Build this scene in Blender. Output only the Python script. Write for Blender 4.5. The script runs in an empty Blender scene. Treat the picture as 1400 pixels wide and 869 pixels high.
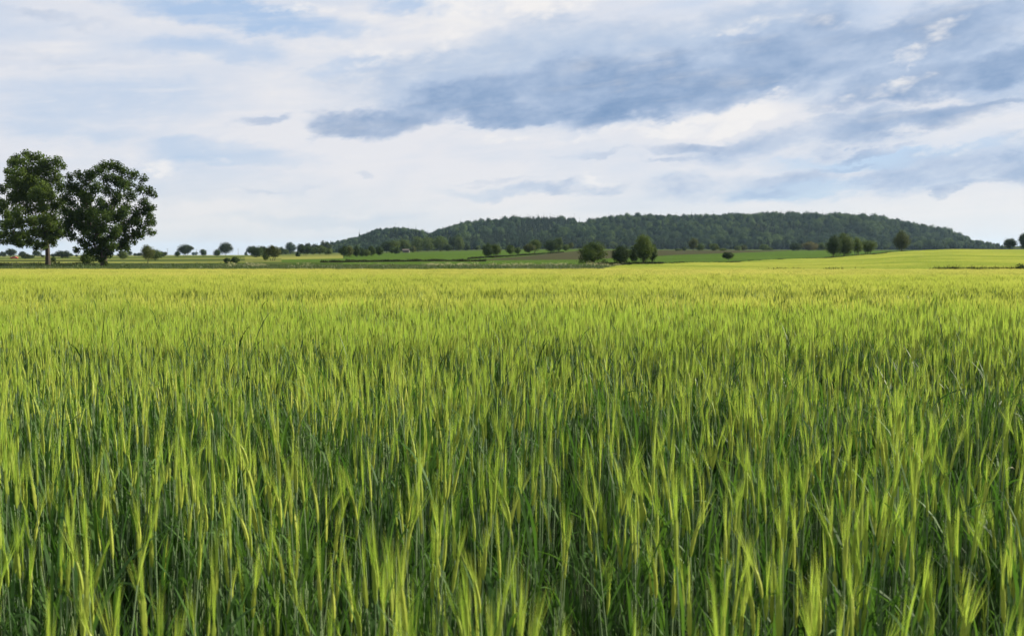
import bpy, math, random
import numpy as np

C = bpy.context.scene
COL = C.collection
R = math.radians
rng = np.random.default_rng(7)
random.seed(7)

# ------------------------------------------------------------------ camera
EYE = 1.45          # metres above the soil
F = 1361.0          # focal length in photo pixels (35 mm lens on a 36 mm sensor, 1400 px wide)
HOR = 348.0         # photo row of the eye level
cam_d = bpy.data.cameras.new('camera')
cam = bpy.data.objects.new('camera', cam_d)
COL.objects.link(cam)
cam_d.lens = 35.0
cam_d.sensor_width = 36.0
cam_d.clip_start = 0.05
cam_d.clip_end = 60000
cam.location = (0, 0, EYE)
cam.rotation_euler = (R(90) - math.atan((434.5 - HOR) / F), 0, 0)
cam_d.dof.use_dof = True
cam_d.dof.focus_distance = 9.0
cam_d.dof.aperture_fstop = 9.0
C.camera = cam

# ------------------------------------------------------------------ render / view
C.view_settings.view_transform = 'Standard'
C.view_settings.look = 'None'
C.view_settings.exposure = 0.95
C.view_settings.gamma = 1.0
C.view_settings.use_curve_mapping = False
C.render.engine = 'CYCLES'
C.cycles.use_denoising = True
C.cycles.denoising_prefilter = 'ACCURATE'
C.cycles.max_bounces = 8
C.cycles.diffuse_bounces = 4
C.cycles.transmission_bounces = 6
C.cycles.transparent_max_bounces = 6
C.cycles.volume_bounces = 0

# ------------------------------------------------------------------ sun
SUN_AZ = R(72)      # clockwise from the view direction (+Y): to the right and a little ahead
SUN_EL = R(27)
sd = bpy.data.lights.new('sun', 'SUN')
sd.energy = 5.0
sd.angle = R(0.5)
sd.color = (1.0, 0.90, 0.74)
sun = bpy.data.objects.new('sun', sd)
COL.objects.link(sun)
sun.rotation_euler = (R(90) - SUN_EL, 0, math.pi - SUN_AZ)   # checked below
import mathutils
_v = mathutils.Vector((math.sin(SUN_AZ) * math.cos(SUN_EL), math.cos(SUN_AZ) * math.cos(SUN_EL), math.sin(SUN_EL)))
sun.rotation_euler = _v.to_track_quat('Z', 'Y').to_euler()

# ------------------------------------------------------------------ node expression helper
class X:
    """a float value in a node tree, with arithmetic"""
    def __init__(s, nt, v): s.nt, s.v = nt, v
    def _m(s, op, *a, clamp=False):
        n = s.nt.nodes.new('ShaderNodeMath'); n.operation = op; n.use_clamp = clamp
        for i, x in enumerate((s,) + a):
            if isinstance(x, X):
                if isinstance(x.v, (int, float)): n.inputs[i].default_value = x.v
                else: s.nt.links.new(x.v, n.inputs[i])
            else: n.inputs[i].default_value = x
        return X(s.nt, n.outputs[0])
    def __add__(s, o): return s._m('ADD', o)
    __radd__ = __add__
    def __mul__(s, o): return s._m('MULTIPLY', o)
    __rmul__ = __mul__
    def __sub__(s, o): return s._m('SUBTRACT', o)
    def __rsub__(s, o): return X(s.nt, float(o))._m('SUBTRACT', s)
    def __truediv__(s, o): return s._m('DIVIDE', o)
    def sat(s): return s._m('ADD', 0.0, clamp=True)
    def max(s, o): return s._m('MAXIMUM', o)
    def min(s, o): return s._m('MINIMUM', o)
    def smooth(s, lo, hi):
        n = s.nt.nodes.new('ShaderNodeMapRange'); n.interpolation_type = 'SMOOTHSTEP'
        s.nt.links.new(s.v, n.inputs[0]); n.inputs[1].default_value = lo; n.inputs[2].default_value = hi
        return X(s.nt, n.outputs[0])

def mixc(nt, fac, a, b):
    n = nt.nodes.new('ShaderNodeMix'); n.data_type = 'RGBA'
    if isinstance(fac, X): nt.links.new(fac.v, n.inputs[0])
    else: n.inputs[0].default_value = fac
    for sock, v in ((n.inputs[6], a), (n.inputs[7], b)):
        if isinstance(v, tuple): sock.default_value = (*v, 1)
        else: nt.links.new(v, sock)
    return n.outputs[2]

def noise(nt, vec, scale, detail=4, rough=0.55, dist=0.0, dim='3D'):
    n = nt.nodes.new('ShaderNodeTexNoise'); n.noise_dimensions = dim
    nt.links.new(vec, n.inputs['Vector'])
    n.inputs['Scale'].default_value = scale; n.inputs['Detail'].default_value = detail
    n.inputs['Roughness'].default_value = rough; n.inputs['Distortion'].default_value = dist
    return X(nt, n.outputs[0])

# ------------------------------------------------------------------ world: Nishita sky under broken cloud
W = bpy.data.worlds.new('World'); C.world = W; W.use_nodes = True
def build_world():
    nt = W.node_tree; nt.nodes.clear()
    out = nt.nodes.new('ShaderNodeOutputWorld'); bg = nt.nodes.new('ShaderNodeBackground')
    bg.inputs[1].default_value = 0.10
    nt.links.new(bg.outputs[0], out.inputs[0])
    sky = nt.nodes.new('ShaderNodeTexSky'); sky.sky_type = 'NISHITA'; sky.sun_disc = False
    sky.sun_elevation = SUN_EL; sky.sun_rotation = SUN_AZ
    sky.air_density = 1.0; sky.dust_density = 1.0; sky.ozone_density = 1.5
    tc = nt.nodes.new('ShaderNodeTexCoord')
    sep = nt.nodes.new('ShaderNodeSeparateXYZ'); nt.links.new(tc.outputs['Generated'], sep.inputs[0])
    dx, dy, dz = (X(nt, sep.outputs[i]) for i in range(3))
    az = dx._m('ARCTAN2', dy) * 13.61           # hundreds of "pixels" of azimuth, 0 straight ahead
    hyp = (dx * dx + dy * dy)._m('SQRT')
    el = dz._m('ARCTAN2', hyp) * 13.61          # same unit of elevation above the horizon
    def vec(x, y, z=0.0):
        n = nt.nodes.new('ShaderNodeCombineXYZ')
        for i, v in enumerate((x, y, z)):
            if isinstance(v, X): nt.links.new(v.v, n.inputs[i])
            else: n.inputs[i].default_value = v
        return n.outputs[0]
    # streaks climb gently to the right and flatten towards the horizon
    flat = (el + 0.9)
    sx, sy = az, el - az * 0.10
    n_big = noise(nt, vec(sx * 0.20, sy * 0.62, 3.1), 1.0, 5, 0.55, 0.4)
    n_mid = noise(nt, vec(sx * 0.58, sy * 1.45, 7.7), 1.0, 7, 0.55, 0.15)
    n_puf = noise(nt, vec(sx * 1.5, sy * 2.9, 1.7), 1.0, 6, 0.55, 0.1)
    n_str = noise(nt, vec(sx * 0.42, sy * 4.2, 5.5), 1.0, 7, 0.60, 0.5)
    n_fine = noise(nt, vec(sx * 4.2, sy * 6.8, 4.4), 1.0, 6, 0.6, 0.1)
    bil = None
    for k, (fr, am) in enumerate(((0.9, .5), (1.9, .3), (4.0, .2), (8.2, .12))):
        q = ((noise(nt, vec(sx * fr, sy * fr * 1.9, 30.0 + k), 1.0, 0.5, 0.5) - 0.5)._m('ABSOLUTE')) * (4.0 * am)
        bil = q if bil is None else bil + q
    bil = 0.42 - bil                      # lumpy, creased: bright heads over dark creases
    w1 = noise(nt, vec(sx * 0.9, sy * 1.9, 12.3), 1.0, 6, 0.62) - 0.5
    w2 = noise(nt, vec(sx * 0.9, sy * 1.9, 22.9), 1.0, 6, 0.62) - 0.5
    wx = az + w1 * 1.5
    wy = el + w2 * 0.75
    def blob(col, row, hw, hh, rot, st, soft=1.0):
        a0 = math.atan((col - 700) / F) * 13.61
        e0 = math.atan((HOR - row) / F * math.cos(a0 / 13.61)) * 13.61
        c, s = math.cos(R(rot)), math.sin(R(rot))
        X0, Y0 = wx - a0, wy - e0
        p = (X0 * c + Y0 * s) * (100.0 / hw)
        q = (Y0 * c - X0 * s) * (100.0 / hh)
        d = p * p + q * q
        return (1.0 - d).smooth(0.0, soft) * st
    def total(lst):
        t = None
        for b in lst:
            v = blob(*b); t = v if t is None else t.max(v)
        return t
    # blue-grey cloud bodies (col, row, half width, half height, tilt deg, strength)
    dark = total([
        (520, 168, 115, 30, 4, .95), (640, 140, 190, 48, 8, .92), (760, 125, 210, 62, 8, .85), (700, 158, 210, 24, 3, 1.0),
        (900, 125, 230, 55, 10, .85), (860, 150, 150, 32, 8, 1.0), (1060, 88, 230, 60, 10, .78), (1230, 62, 230, 58, 8, .78),
        (1380, 95, 90, 32, 5, .9), (1010, 122, 190, 36, 12, .8), (1230, 118, 170, 34, 10, .8),
        (960, 198, 120, 16, 4, .6), (1090, 185, 190, 34, 8, .62), (1250, 165, 150, 22, 6, .7),
        (355, 170, 66, 14, 3, .62), (1260, 240, 150, 32, 8, .6), (1395, 232, 70, 30, 0, .75), (1080, 243, 95, 18, 8, .55),
        (960, 255, 90, 14, 2, .45), (760, 258, 150, 14, 2, .45), (1290, 268, 26, 14, 30, .7), (1040, 270, 60, 12, 5, .5),
        (60, 85, 190, 16, 3, .4), (20, 30, 170, 14, 2, .4), (430, 75, 120, 16, 5, .25), (490, 247, 20, 7, 0, .5), (800, 215, 120, 8, 3, .4),
        (395, 258, 90, 7, 2, .35), (1180, 205, 110, 9, 10, .7), (1330, 150, 100, 10, 8, .7), (1130, 228, 80, 7, 6, .6), (1330, 255, 90, 8, 8, .6), (930, 222, 70, 6, 3, .45), (1210, 258, 60, 8, 10, .6), (690, 245, 90, 6, 2, .4), (2500, 150, 400, 60, 3, .8), (-900, 130, 350, 50, 3, .7)])
    # sunlit puffs at the upper left edge of the big cloud and between its bands
    lite = total([
        (540, 62, 140, 40, 10, .8), (660, 22, 230, 34, 5, .8), (480, 110, 90, 28, 10, .45), (370, 18, 40, 10, 5, .8), (420, 14, 60, 14, 5, .7),
        (1040, 150, 150, 14, 13, .95), (870, 178, 190, 12, 7, .8), (1190, 130, 150, 14, 10, .6), (1290, 42, 60, 20, 10, .45), (1225, 86, 40, 16, 20, .8),
        (1330, 205, 150, 16, 5, .6), (640, 192, 160, 10, 2, .55), (250, 225, 120, 10, 2, .4), (350, 156, 60, 7, 2, .6), (780, 250, 70, 10, 3, .5),
        (1000, 45, 110, 18, 12, .55), (60, 255, 90, 20, 2, .5), (1180, 30, 90, 18, 8, .5)])
    # clear blue gaps
    blue = total([
        (490, 103, 75, 15, 4, .4), (330, 25, 190, 28, -4, .9), (1200, 215, 170, 16, 4, .95), (560, 12, 60, 16, 0, .5), (20, 315, 60, 35, 0, .7),
        (150, 140, 190, 36, 3, .35), (330, 215, 160, 26, 0, .55), (90, 180, 120, 24, 0, .35), (300, 75, 140, 22, 0, .45), (260, 255, 200, 30, 2, .35), (1090, 265, 120, 20, 5, .9), (680, 262, 100, 10, 0, .35), (440, 300, 160, 14, 0, .3)])
    # base veil
    veil = ((n_big - 0.5) * 1.7 + (n_str - 0.5) * 0.6 + (n_puf - 0.5) * 0.5 + 0.84 - blue * 1.0).sat()
    nearhor = (1.35 - el).smooth(0.0, 1.3)
    bluec = mixc(nt, nearhor, (0.50, 0.655, 0.91), (0.64, 0.745, 0.90))
    bs = nt.nodes.new('ShaderNodeVectorMath'); bs.operation = 'SCALE'; bs.inputs[3].default_value = 0.10
    nt.links.new(sky.outputs[0], bs.inputs[0])
    clear = mixc(nt, 0.75, bs.outputs[0], bluec)
    veilc = mixc(nt, nearhor, (0.80, 0.80, 0.84), (0.86, 0.835, 0.81))
    col = mixc(nt, veil, clear, veilc)
    # broad grey-blue undersides, soft above
    broad = total([(700, 105, 330, 95, 8, 1.0), (860, 110, 330, 90, 8, 1.0), (1000, 85, 300, 90, 10, 1.0), (1230, 70, 260, 85, 8, .95), (1390, 90, 160, 60, 8, .9), (620, 130, 190, 60, 6, .95),
                   (1100, 190, 260, 40, 8, .75), (1300, 230, 220, 50, 8, .8), (1010, 255, 200, 30, 3, .65), (720, 258, 200, 18, 2, .5), (340, 168, 90, 18, 3, .35)])
    mott = (n_mid - 0.5) * 1.3 + (n_puf - 0.5) * 0.6 + (n_fine - 0.5) * 0.25 + bil * 0.38
    bm = (broad * 1.05 + mott * 0.62 - 0.24).smooth(0.0, 0.85) * broad.smooth(0.0, 0.6)
    col = mixc(nt, bm * 0.90, col, mixc(nt, (mott * 0.8 + 0.5).sat(), (0.57, 0.66, 0.80), (0.37, 0.49, 0.69)))
    # darker bodies with ragged edges
    dn = dark * 1.15 + mott * 0.75 + (n_str - 0.5) * 0.12 - 0.18
    dm = dn.smooth(-0.05, 1.0) * (dark.smooth(0.0, 0.45))
    thick = (mott * 0.85 + (n_str - 0.5) * 0.6 + dark * 1.0 - 0.22).sat()
    darkc = mixc(nt, thick, (0.47, 0.575, 0.76), (0.170, 0.292, 0.50))
    col = mixc(nt, dm * 0.92, col, darkc)
    # sunlit ragged tops
    ln = (lite * 0.75 + (n_puf - 0.5) * 1.9 + (n_mid - 0.5) * 0.9 + (n_fine - 0.5) * 0.5 - bil * 0.9 - 0.22).smooth(0.0, 0.85) * lite.smooth(0.0, 0.45)
    col = mixc(nt, ln * 0.8, col, (0.93, 0.90, 0.88))
    # faint wisps everywhere
    wisp = (n_str * 0.6 + n_puf * 0.4).smooth(0.50, 0.78) * 0.55
    col = mixc(nt, wisp, col, (0.88, 0.86, 0.85))
    # cream haze low down
    low = (0.62 - el).smooth(0.0, 0.9) * 0.65
    col = mixc(nt, low, col, (0.805, 0.785, 0.785))
    up = nt.nodes.new('ShaderNodeVectorMath'); up.operation = 'SCALE'; up.inputs[3].default_value = 10.0 / 2 ** C.view_settings.exposure
    nt.links.new(col, up.inputs[0])
    nt.links.new(up.outputs[0], bg.inputs[0])
build_world()

# ------------------------------------------------------------------ materials
def new_mat(name):
    m = bpy.data.materials.new(name); m.use_nodes = True
    nt = m.node_tree; nt.nodes.clear()
    return m, nt, nt.nodes.new('ShaderNodeOutputMaterial')

def leaf_mat(name, c0, c1, trans, rough=0.5, spec=0.3, inst=0.25, pos_scale=1.0, tcol=None, coord='Object', hue=None):
    """foliage: reflects and lets light through; colour varies from clump to clump and plant to plant"""
    m, nt, out = new_mat(name)
    tc = nt.nodes.new('ShaderNodeTexCoord')
    n = noise(nt, tc.outputs[coord], pos_scale, 3, 0.6)
    oi = nt.nodes.new('ShaderNodeObjectInfo')
    rnd = X(nt, oi.outputs['Random'])
    f = ((n - 0.5) * 2.2 + 0.5 + (rnd - 0.5) * (inst * 4)).sat()
    col = mixc(nt, f, c0, c1)
    if hue:
        geo = nt.nodes.new('ShaderNodeNewGeometry')
        big = noise(nt, geo.outputs['Position'], hue[0], 3, 0.55)
        col = mixc(nt, big.smooth(0.42, 0.62) * hue[2], col, hue[1])
    bs = nt.nodes.new('ShaderNodeBsdfPrincipled')
    nt.links.new(col, bs.inputs['Base Color'])
    bs.inputs['Roughness'].default_value = rough
    bs.inputs['Specular IOR Level'].default_value = spec
    if trans > 0:
        tr = nt.nodes.new('ShaderNodeBsdfTranslucent')
        if tcol:
            mm = nt.nodes.new('ShaderNodeMix'); mm.data_type = 'RGBA'; mm.blend_type = 'MULTIPLY'; mm.inputs[0].default_value = 1
            nt.links.new(col, mm.inputs[6]); mm.inputs[7].default_value = (*tcol, 1)
            nt.links.new(mm.outputs[2], tr.inputs[0])
        else:
            nt.links.new(col, tr.inputs[0])
        mx = nt.nodes.new('ShaderNodeMixShader'); mx.inputs[0].default_value = trans
        nt.links.new(bs.outputs[0], mx.inputs[1]); nt.links.new(tr.outputs[0], mx.inputs[2])
        nt.links.new(mx.outputs[0], out.inputs[0])
    else:
        nt.links.new(bs.outputs[0], out.inputs[0])
    return m

def ground_mat(name, c0, c1, c2=None, scale=0.06, fine=0.8, stretch=(1, 1), bump=0.25, rough=0.9, rows=None):
    m, nt, out = new_mat(name)
    tc = nt.nodes.new('ShaderNodeTexCoord')
    mp = nt.nodes.new('ShaderNodeMapping'); mp.inputs['Scale'].default_value = (stretch[0], stretch[1], 1)
    nt.links.new(tc.outputs['Object'], mp.inputs[0])
    a = noise(nt, mp.outputs[0], scale, 5, 0.6)
    b = noise(nt, tc.outputs['Object'], fine, 5, 0.65)
    col = mixc(nt, ((a - 0.5) * 2.6 + 0.5).sat(), c0, c1)
    if c2:
        col = mixc(nt, (b - 0.45).smooth(0.0, 0.2) * 0.7, col, c2)
    bs = nt.nodes.new('ShaderNodeBsdfDiffuse')
    nt.links.new(col, bs.inputs['Color'])
    bp = nt.nodes.new('ShaderNodeBump'); bp.inputs['Strength'].default_value = bump; bp.inputs['Distance'].default_value = 0.4
    nt.links.new(b.v, bp.inputs['Height']); nt.links.new(bp.outputs[0], bs.inputs['Normal'])
    nt.links.new(bs.outputs[0], out.inputs[0])
    return m

M_SOIL = ground_mat('soil', (.026, .022, .015), (.045, .037, .025), None, .7, 9)
M_VERGE = ground_mat('rough_grass_ground', (.036, .066, .016), (.065, .090, .026), (.085, .09, .04), .09, .5, (.3, 1))
M_GREEN = ground_mat('green_crop_ground', (.046, .088, .017), (.080, .130, .026), (.036, .070, .014), .14, .5, (.06, 1))
M_DGREEN = ground_mat('dark_green_crop_ground', (.032, .062, .012), (.045, .080, .015), (.028, .05, .011), .03, .4, (.25, 1))
M_YELLOW = ground_mat('yellow_green_crop_ground', (.19, .205, .05), (.16, .185, .05), (.215, .21, .06), .03, .4, (.25, 1))
M_PAST = ground_mat('pasture_ground', (.11, .135, .035), (.16, .165, .05), (.075, .10, .03), .03, .3, (.25, 1))
M_BROWN = ground_mat('ploughed_soil', (.046, .049, .028), (.062, .060, .034), (.046, .056, .024), .05, .6, (.3, 1), .5)
M_DARKLINE = ground_mat('ditch_ground', (.030, .042, .015), (.05, .06, .02), None, .2, 1)

# ------------------------------------------------------------------ terrain
PX = [-600, 0, 200, 330, 450, 600, 680, 800, 900, 1000, 1130, 1200, 1235, 1300, 1400, 2300]
F2X = [820, 860, 900, 1000, 1130, 1200, 1235, 1300, 1400, 2300]
F2D = [100, 170, 195, 240, 300, 340, 372, 420, 450, 480]
far = {3000: 349.2, 9000: 348.5, 40000: 348.1}
farh = {1700: 341.5, 3000: 347, 9000: 348.2, 40000: 348.1}
ROWS = {
    -600: {150: 367.5, 190: 361.8, 260: 359.5, 350: 357, 480: 355, 650: 353, 900: 352, 1500: 350.8, **far},
    0: {150: 367.5, 190: 361.8, 260: 359.5, 350: 357, 480: 355, 650: 353, 900: 352, 1500: 350.8, **far},
    200: {150: 368, 190: 362.3, 260: 359.5, 350: 356.5, 480: 353.8, 650: 351.5, 900: 350.2, 1500: 349.8, **far},
    330: {150: 368, 190: 362.6, 260: 359, 350: 355.8, 480: 352.5, 650: 350.5, 900: 349.3, 1500: 349.3, **far},
    450: {150: 367, 190: 363, 260: 358.3, 350: 353.6, 480: 350.5, 650: 348.5, 900: 346.5, 1300: 345.5, **farh},
    600: {150: 366.8, 190: 363, 260: 356.5, 350: 351, 480: 347, 650: 344.5, 900: 343, 1300: 342.5, **farh},
    680: {150: 366.8, 190: 363, 260: 357, 350: 352.5, 480: 346.5, 650: 342.5, 900: 341.5, 1300: 341, **farh},
    800: {150: 366.5, 190: 363, 260: 357, 350: 351, 480: 344, 650: 341, 900: 340.5, 1300: 340, **farh},
    900: {195: 364.5, 215: 361, 260: 357, 350: 350.5, 480: 344, 650: 341.8, 900: 341.5, 1300: 341, **farh},
    1000: {240: 361.9, 260: 358.5, 330: 350, 480: 344, 650: 343, 900: 342, 1300: 341, **farh},
    1130: {300: 355.7, 330: 352, 480: 345, 650: 343, 900: 342.3, 1300: 341.5, **farh},
    1200: {340: 349.9, 365: 347, 480: 344, 650: 342.8, 900: 342.3, 1300: 341.5, **farh},
    1235: {372: 345.7, 400: 344, 480: 343, 650: 342.5, 900: 342.2, 1300: 341.5, **farh},
    1300: {420: 342.4, 450: 342, 650: 342.5, 900: 342.5, 1300: 342, **farh},
    1400: {450: 342.8, 480: 342.8, 650: 343, 900: 343, 1300: 343, **farh},
    2300: {450: 342.8, 480: 342.8, 650: 343, 900: 343, 1300: 343, **farh},
}
TD = np.concatenate([np.linspace(0, 95, 20), np.geomspace(97, 3200, 420), np.geomspace(3400, 40000, 30)])
TC = np.linspace(-600, 2300, 581)
def _build_table():
    tab = []
    for px in PX:
        ds, zs = [0, 40, 95], [0, -0.36, -0.90]
        for d, r in sorted(ROWS[px].items()):
            ds.append(d); zs.append(EYE - (r - HOR) * d / F)
        tab.append(np.interp(TD, ds, zs))
    tab = np.array(tab)
    full = np.empty((len(TC), len(TD)))
    for j in range(len(TD)):
        full[:, j] = np.interp(TC, PX, tab[:, j])
    k = np.array([1, 2, 3, 4, 3, 2, 1.0]); k /= k.sum()
    p = np.pad(full, ((3, 3), (0, 0)), mode='edge')
    full = sum(p[i:i + len(TC)] * k[i] for i in range(7))
    return full
TZ = _build_table()
def col_depth(x, y):
    th = np.arctan2(x, y); lim = R(49)
    t = np.clip(th, -lim, lim)
    r = np.hypot(x, y)
    return np.clip(700 + F * np.tan(t), -600, 2300), r * np.cos(t)
def ground_z(x, y):
    x = np.asarray(x, float); y = np.asarray(y, float)
    c, d = col_depth(x, y)
    fc = (c - TC[0]) / (TC[1] - TC[0]); i = np.clip(fc.astype(int), 0, len(TC) - 2); fc = fc - i
    j = np.clip(np.searchsorted(TD, d) - 1, 0, len(TD) - 2)
    fd = np.clip((d - TD[j]) / (TD[j + 1] - TD[j]), 0, 1)
    z = (TZ[i, j] * (1 - fc) + TZ[i + 1, j] * fc) * (1 - fd) + (TZ[i, j + 1] * (1 - fc) + TZ[i + 1, j + 1] * fc) * fd
    return z
def gz(x, y): return float(ground_z(np.array([x]), np.array([y]))[0])
def f2edge(c): return np.interp(c, F2X, F2D, left=97)

MATS = [M_SOIL, M_VERGE, M_GREEN, M_DGREEN, M_YELLOW, M_PAST, M_BROWN, M_DARKLINE]
def zone(c, d, row):
    """which field a spot of land belongs to"""
    z = np.full(c.shape, 5)
    L = c < 335
    z[L & (d < 200)] = 1
    z[L & (d >= 200) & (d < 252)] = 3
    z[L & (d >= 252) & (d < 252 + 62 * np.clip((335 - c) / 200, 0, 1))] = 4
    z[L & (d >= 320) & (d < 420)] = 1
    z[L & (d >= 420) & (d < 560)] = 5
    z[L & (d >= 560) & (d < 680)] = 3
    z[L & (c < 140) & (d >= 340) & (d < 400)] = 7
    Mi = (c >= 335) & (c < 2400)
    z[Mi] = 2
    z[Mi & (d > 700)] = 1
    mm = (c >= 335) & (c < 470)
    z[mm & (d < 268)] = 1
    z[mm & (d >= 195) & (d < 240) & (c > 400)] = 3
    z[mm & (d >= 262) & (d < 350) & (c > 370)] = 2
    z[mm & (d >= 350) & (d < 520)] = 4
    z[mm & (d >= 268) & (d < 420) & (c < 385)] = 5
    z[mm & (d >= 520) & (d < 800)] = 5
    z[(c >= 440) & (c < 660) & (d >= 249) & (d < 262)] = 7
    top = np.interp(c, [635, 680, 720, 760, 790, 800, 1000, 1070], [357, 353, 350, 346, 342.8, 342, 342, 342.9])
    bot = np.interp(c, [635, 800, 900, 920, 1000, 1070], [356.0, 354.8, 350, 348.6, 346, 343.4])
    z[(c > 655) & (c < 1075) & (row > top) & (row < bot) & (d > 200) & (d < 900)] = 6
    z[(c < 830) & (c >= 335) & (d < 186)] = 1
    e = f2edge(c)
    z[(c >= 815) & (d < e)] = 0
    z[(c >= 815) & (d >= e) & (d < e + 8)] = 1
    z[d < 96] = 0
    return z

def build_ground():
    th = np.unique(np.concatenate([np.linspace(-180, -34, 60), np.linspace(-34, 34, 620), np.linspace(34, 180, 60)]))
    dd = np.concatenate([[0.0], np.geomspace(0.4, 95, 50), np.geomspace(96.5, 1000, 300), np.geomspace(1010, 9000, 50)])
    T, D = np.meshgrid(R(1) * th, dd, indexing='ij')
    rr = D / np.cos(np.clip(T, -R(49), R(49)))
    Xg, Yg = rr * np.sin(T), rr * np.cos(T)
    Zg = ground_z(Xg, Yg)
    n, m = T.shape
    V = np.stack([Xg, Yg, Zg], -1).reshape(-1, 3)
    idx = np.arange(n * m).reshape(n, m)
    Fq = np.stack([idx[:-1, :-1], idx[:-1, 1:], idx[1:, 1:], idx[1:, :-1]], -1)[:, :, ::-1].reshape(-1, 4)
    Tm = (T[:-1, :-1] + T[1:, :-1]) / 2
    Dm = (D[:-1, :-1] + D[:-1, 1:]) / 2
    rm = Dm / np.cos(np.clip(Tm, -R(49), R(49)))
    xm, ym = rm * np.sin(Tm), rm * np.cos(Tm)
    c, d = col_depth(xm, ym)
    row = HOR + (EYE - ground_z(xm, ym)) * F / np.maximum(d, .1)
    zi = zone(c, d, row).reshape(-1)
    return mesh_obj('ground', V, Fq, MATS, zi, kind='structure')

def mesh_data(name, V, Fq, mats, mi=None, smooth=False):
    me = bpy.data.meshes.new(name)
    V = np.asarray(V, np.float32)
    if isinstance(Fq, np.ndarray):
        k = Fq.shape[1]; nf = len(Fq)
        me.vertices.add(len(V)); me.vertices.foreach_set('co', V.ravel())
        me.loops.add(nf * k); me.loops.foreach_set('vertex_index', Fq.astype(np.int32).ravel())
        me.polygons.add(nf); me.polygons.foreach_set('loop_start', np.arange(0, nf * k, k, dtype=np.int32))
        me.update(calc_edges=True)
    else:
        me.from_pydata(V.tolist(), [], Fq)
    for m in mats: me.materials.append(m)
    if mi is not None: me.polygons.foreach_set('material_index', np.asarray(mi, np.int32))
    if smooth: me.polygons.foreach_set('use_smooth', np.ones(len(me.polygons), bool))
    me.update()
    return me

def link(name, data, parent=None, loc=None, kind=None, label=None, cat=None, group=None):
    o = bpy.data.objects.new(name, data); COL.objects.link(o)
    if parent: o.parent = parent
    if loc is not None: o.location = loc
    for k, v in (('kind', kind), ('label', label), ('category', cat), ('group', group)):
        if v: o[k] = v
    return o

def mesh_obj(name, V, Fq, mats, mi=None, smooth=False, **kw):
    return link(name, mesh_data(name, V, Fq, mats, mi, smooth), **kw)

ground = build_ground()
ground['label'] = 'patchwork of farmland: soil, grass verges, green, yellow and ploughed fields'
ground['category'] = 'farmland'

# ------------------------------------------------------------------ scatter of small growth (one "stuff" object)
def scatter(name, pts, rot, sc, idx, protos, label, cat):
    me = bpy.data.meshes.new(name)
    me.vertices.add(len(pts)); me.vertices.foreach_set('co', np.asarray(pts, np.float32).ravel())
    a = me.attributes.new('rot', 'FLOAT_VECTOR', 'POINT'); a.data.foreach_set('vector', np.asarray(rot, np.float32).ravel())
    a = me.attributes.new('sca', 'FLOAT_VECTOR', 'POINT'); a.data.foreach_set('vector', np.asarray(sc, np.float32).ravel())
    a = me.attributes.new('pick', 'INT', 'POINT'); a.data.foreach_set('value', np.asarray(idx, np.int32))
    o = link(name, me, kind='stuff', label=label, cat=cat)
    pc = bpy.data.collections.new(name + '_sources')
    for i, pm in enumerate(protos):
        pc.objects.link(bpy.data.objects.new('%s_source_%02d' % (name, i), pm))
    ng = bpy.data.node_groups.new(name + '_nodes', 'GeometryNodeTree')
    ng.interface.new_socket('Geometry', in_out='INPUT', socket_type='NodeSocketGeometry')
    ng.interface.new_socket('Geometry', in_out='OUTPUT', socket_type='NodeSocketGeometry')
    gi = ng.nodes.new('NodeGroupInput'); go = ng.nodes.new('NodeGroupOutput')
    ip = ng.nodes.new('GeometryNodeInstanceOnPoints'); ci = ng.nodes.new('GeometryNodeCollectionInfo')
    ci.inputs['Collection'].default_value = pc
    ci.inputs['Separate Children'].default_value = True; ci.inputs['Reset Children'].default_value = True
    def attr(nm, t):
        n = ng.nodes.new('GeometryNodeInputNamedAttribute'); n.data_type = t; n.inputs['Name'].default_value = nm
        return [s for s in n.outputs if s.enabled and s.name == 'Attribute'][0]
    L = ng.links.new
    L(gi.outputs[0], ip.inputs['Points']); L(ci.outputs[0], ip.inputs['Instance'])
    ip.inputs['Pick Instance'].default_value = True
    L(attr('pick', 'INT'), ip.inputs['Instance Index'])
    L(attr('rot', 'FLOAT_VECTOR'), ip.inputs['Rotation'])
    L(attr('sca', 'FLOAT_VECTOR'), ip.inputs['Scale'])
    L(ip.outputs[0], go.inputs[0])
    md = o.modifiers.new('scatter', 'NODES'); md.node_group = ng
    return o

# ------------------------------------------------------------------ barley
M_AWN = leaf_mat('barley_awn', (.35, .52, .058), (.50, .60, .095), .50, .5, .25, .25, 3.0, hue=(.22, (.33, .44, .06), .5))
M_EAR = leaf_mat('barley_ear', (.25, .34, .045), (.36, .41, .065), .30, .5, .3, .25, 3.0)
M_STEM = leaf_mat('barley_stem', (.12, .19, .095), (.21, .28, .135), .12, .40, .45, .25, 3.0)
M_LEAF = leaf_mat('barley_leaf', (.030, .078, .016), (.066, .138, .028), .38, .55, .12, .3, 3.0, tcol=(1.5, 1.5, .8))
M_DRY = leaf_mat('barley_dry_leaf', (  .34, .34, .19), (.46, .45, .30), .25, .6, .15, .2, 3.0)
M_AWN3 = leaf_mat('barley_awn_far_backlit', (.56, .56, .12), (.68, .65, .16), .50, .5, .25, .25, 3.0, hue=(.10, (.40, .47, .08), .6))  # same awns far off: their backlit yellow glow is put into the colour
M_AWN4 = leaf_mat('barley_awn_mid', (.46, .54, .085), (.60, .62, .125), .50, .5, .25, .25, 3.0, hue=(.15, (.42, .52, .07), .5))  # same awns at middle distance, coloured part way to the far backlit tone
M_AWN2 = leaf_mat('distant_barley_awn', (.36, .41, .065), (.46, .48, .095), .45, .5, .25, .2, .6, hue=(.035, (.21, .31, .04), .7))
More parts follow.
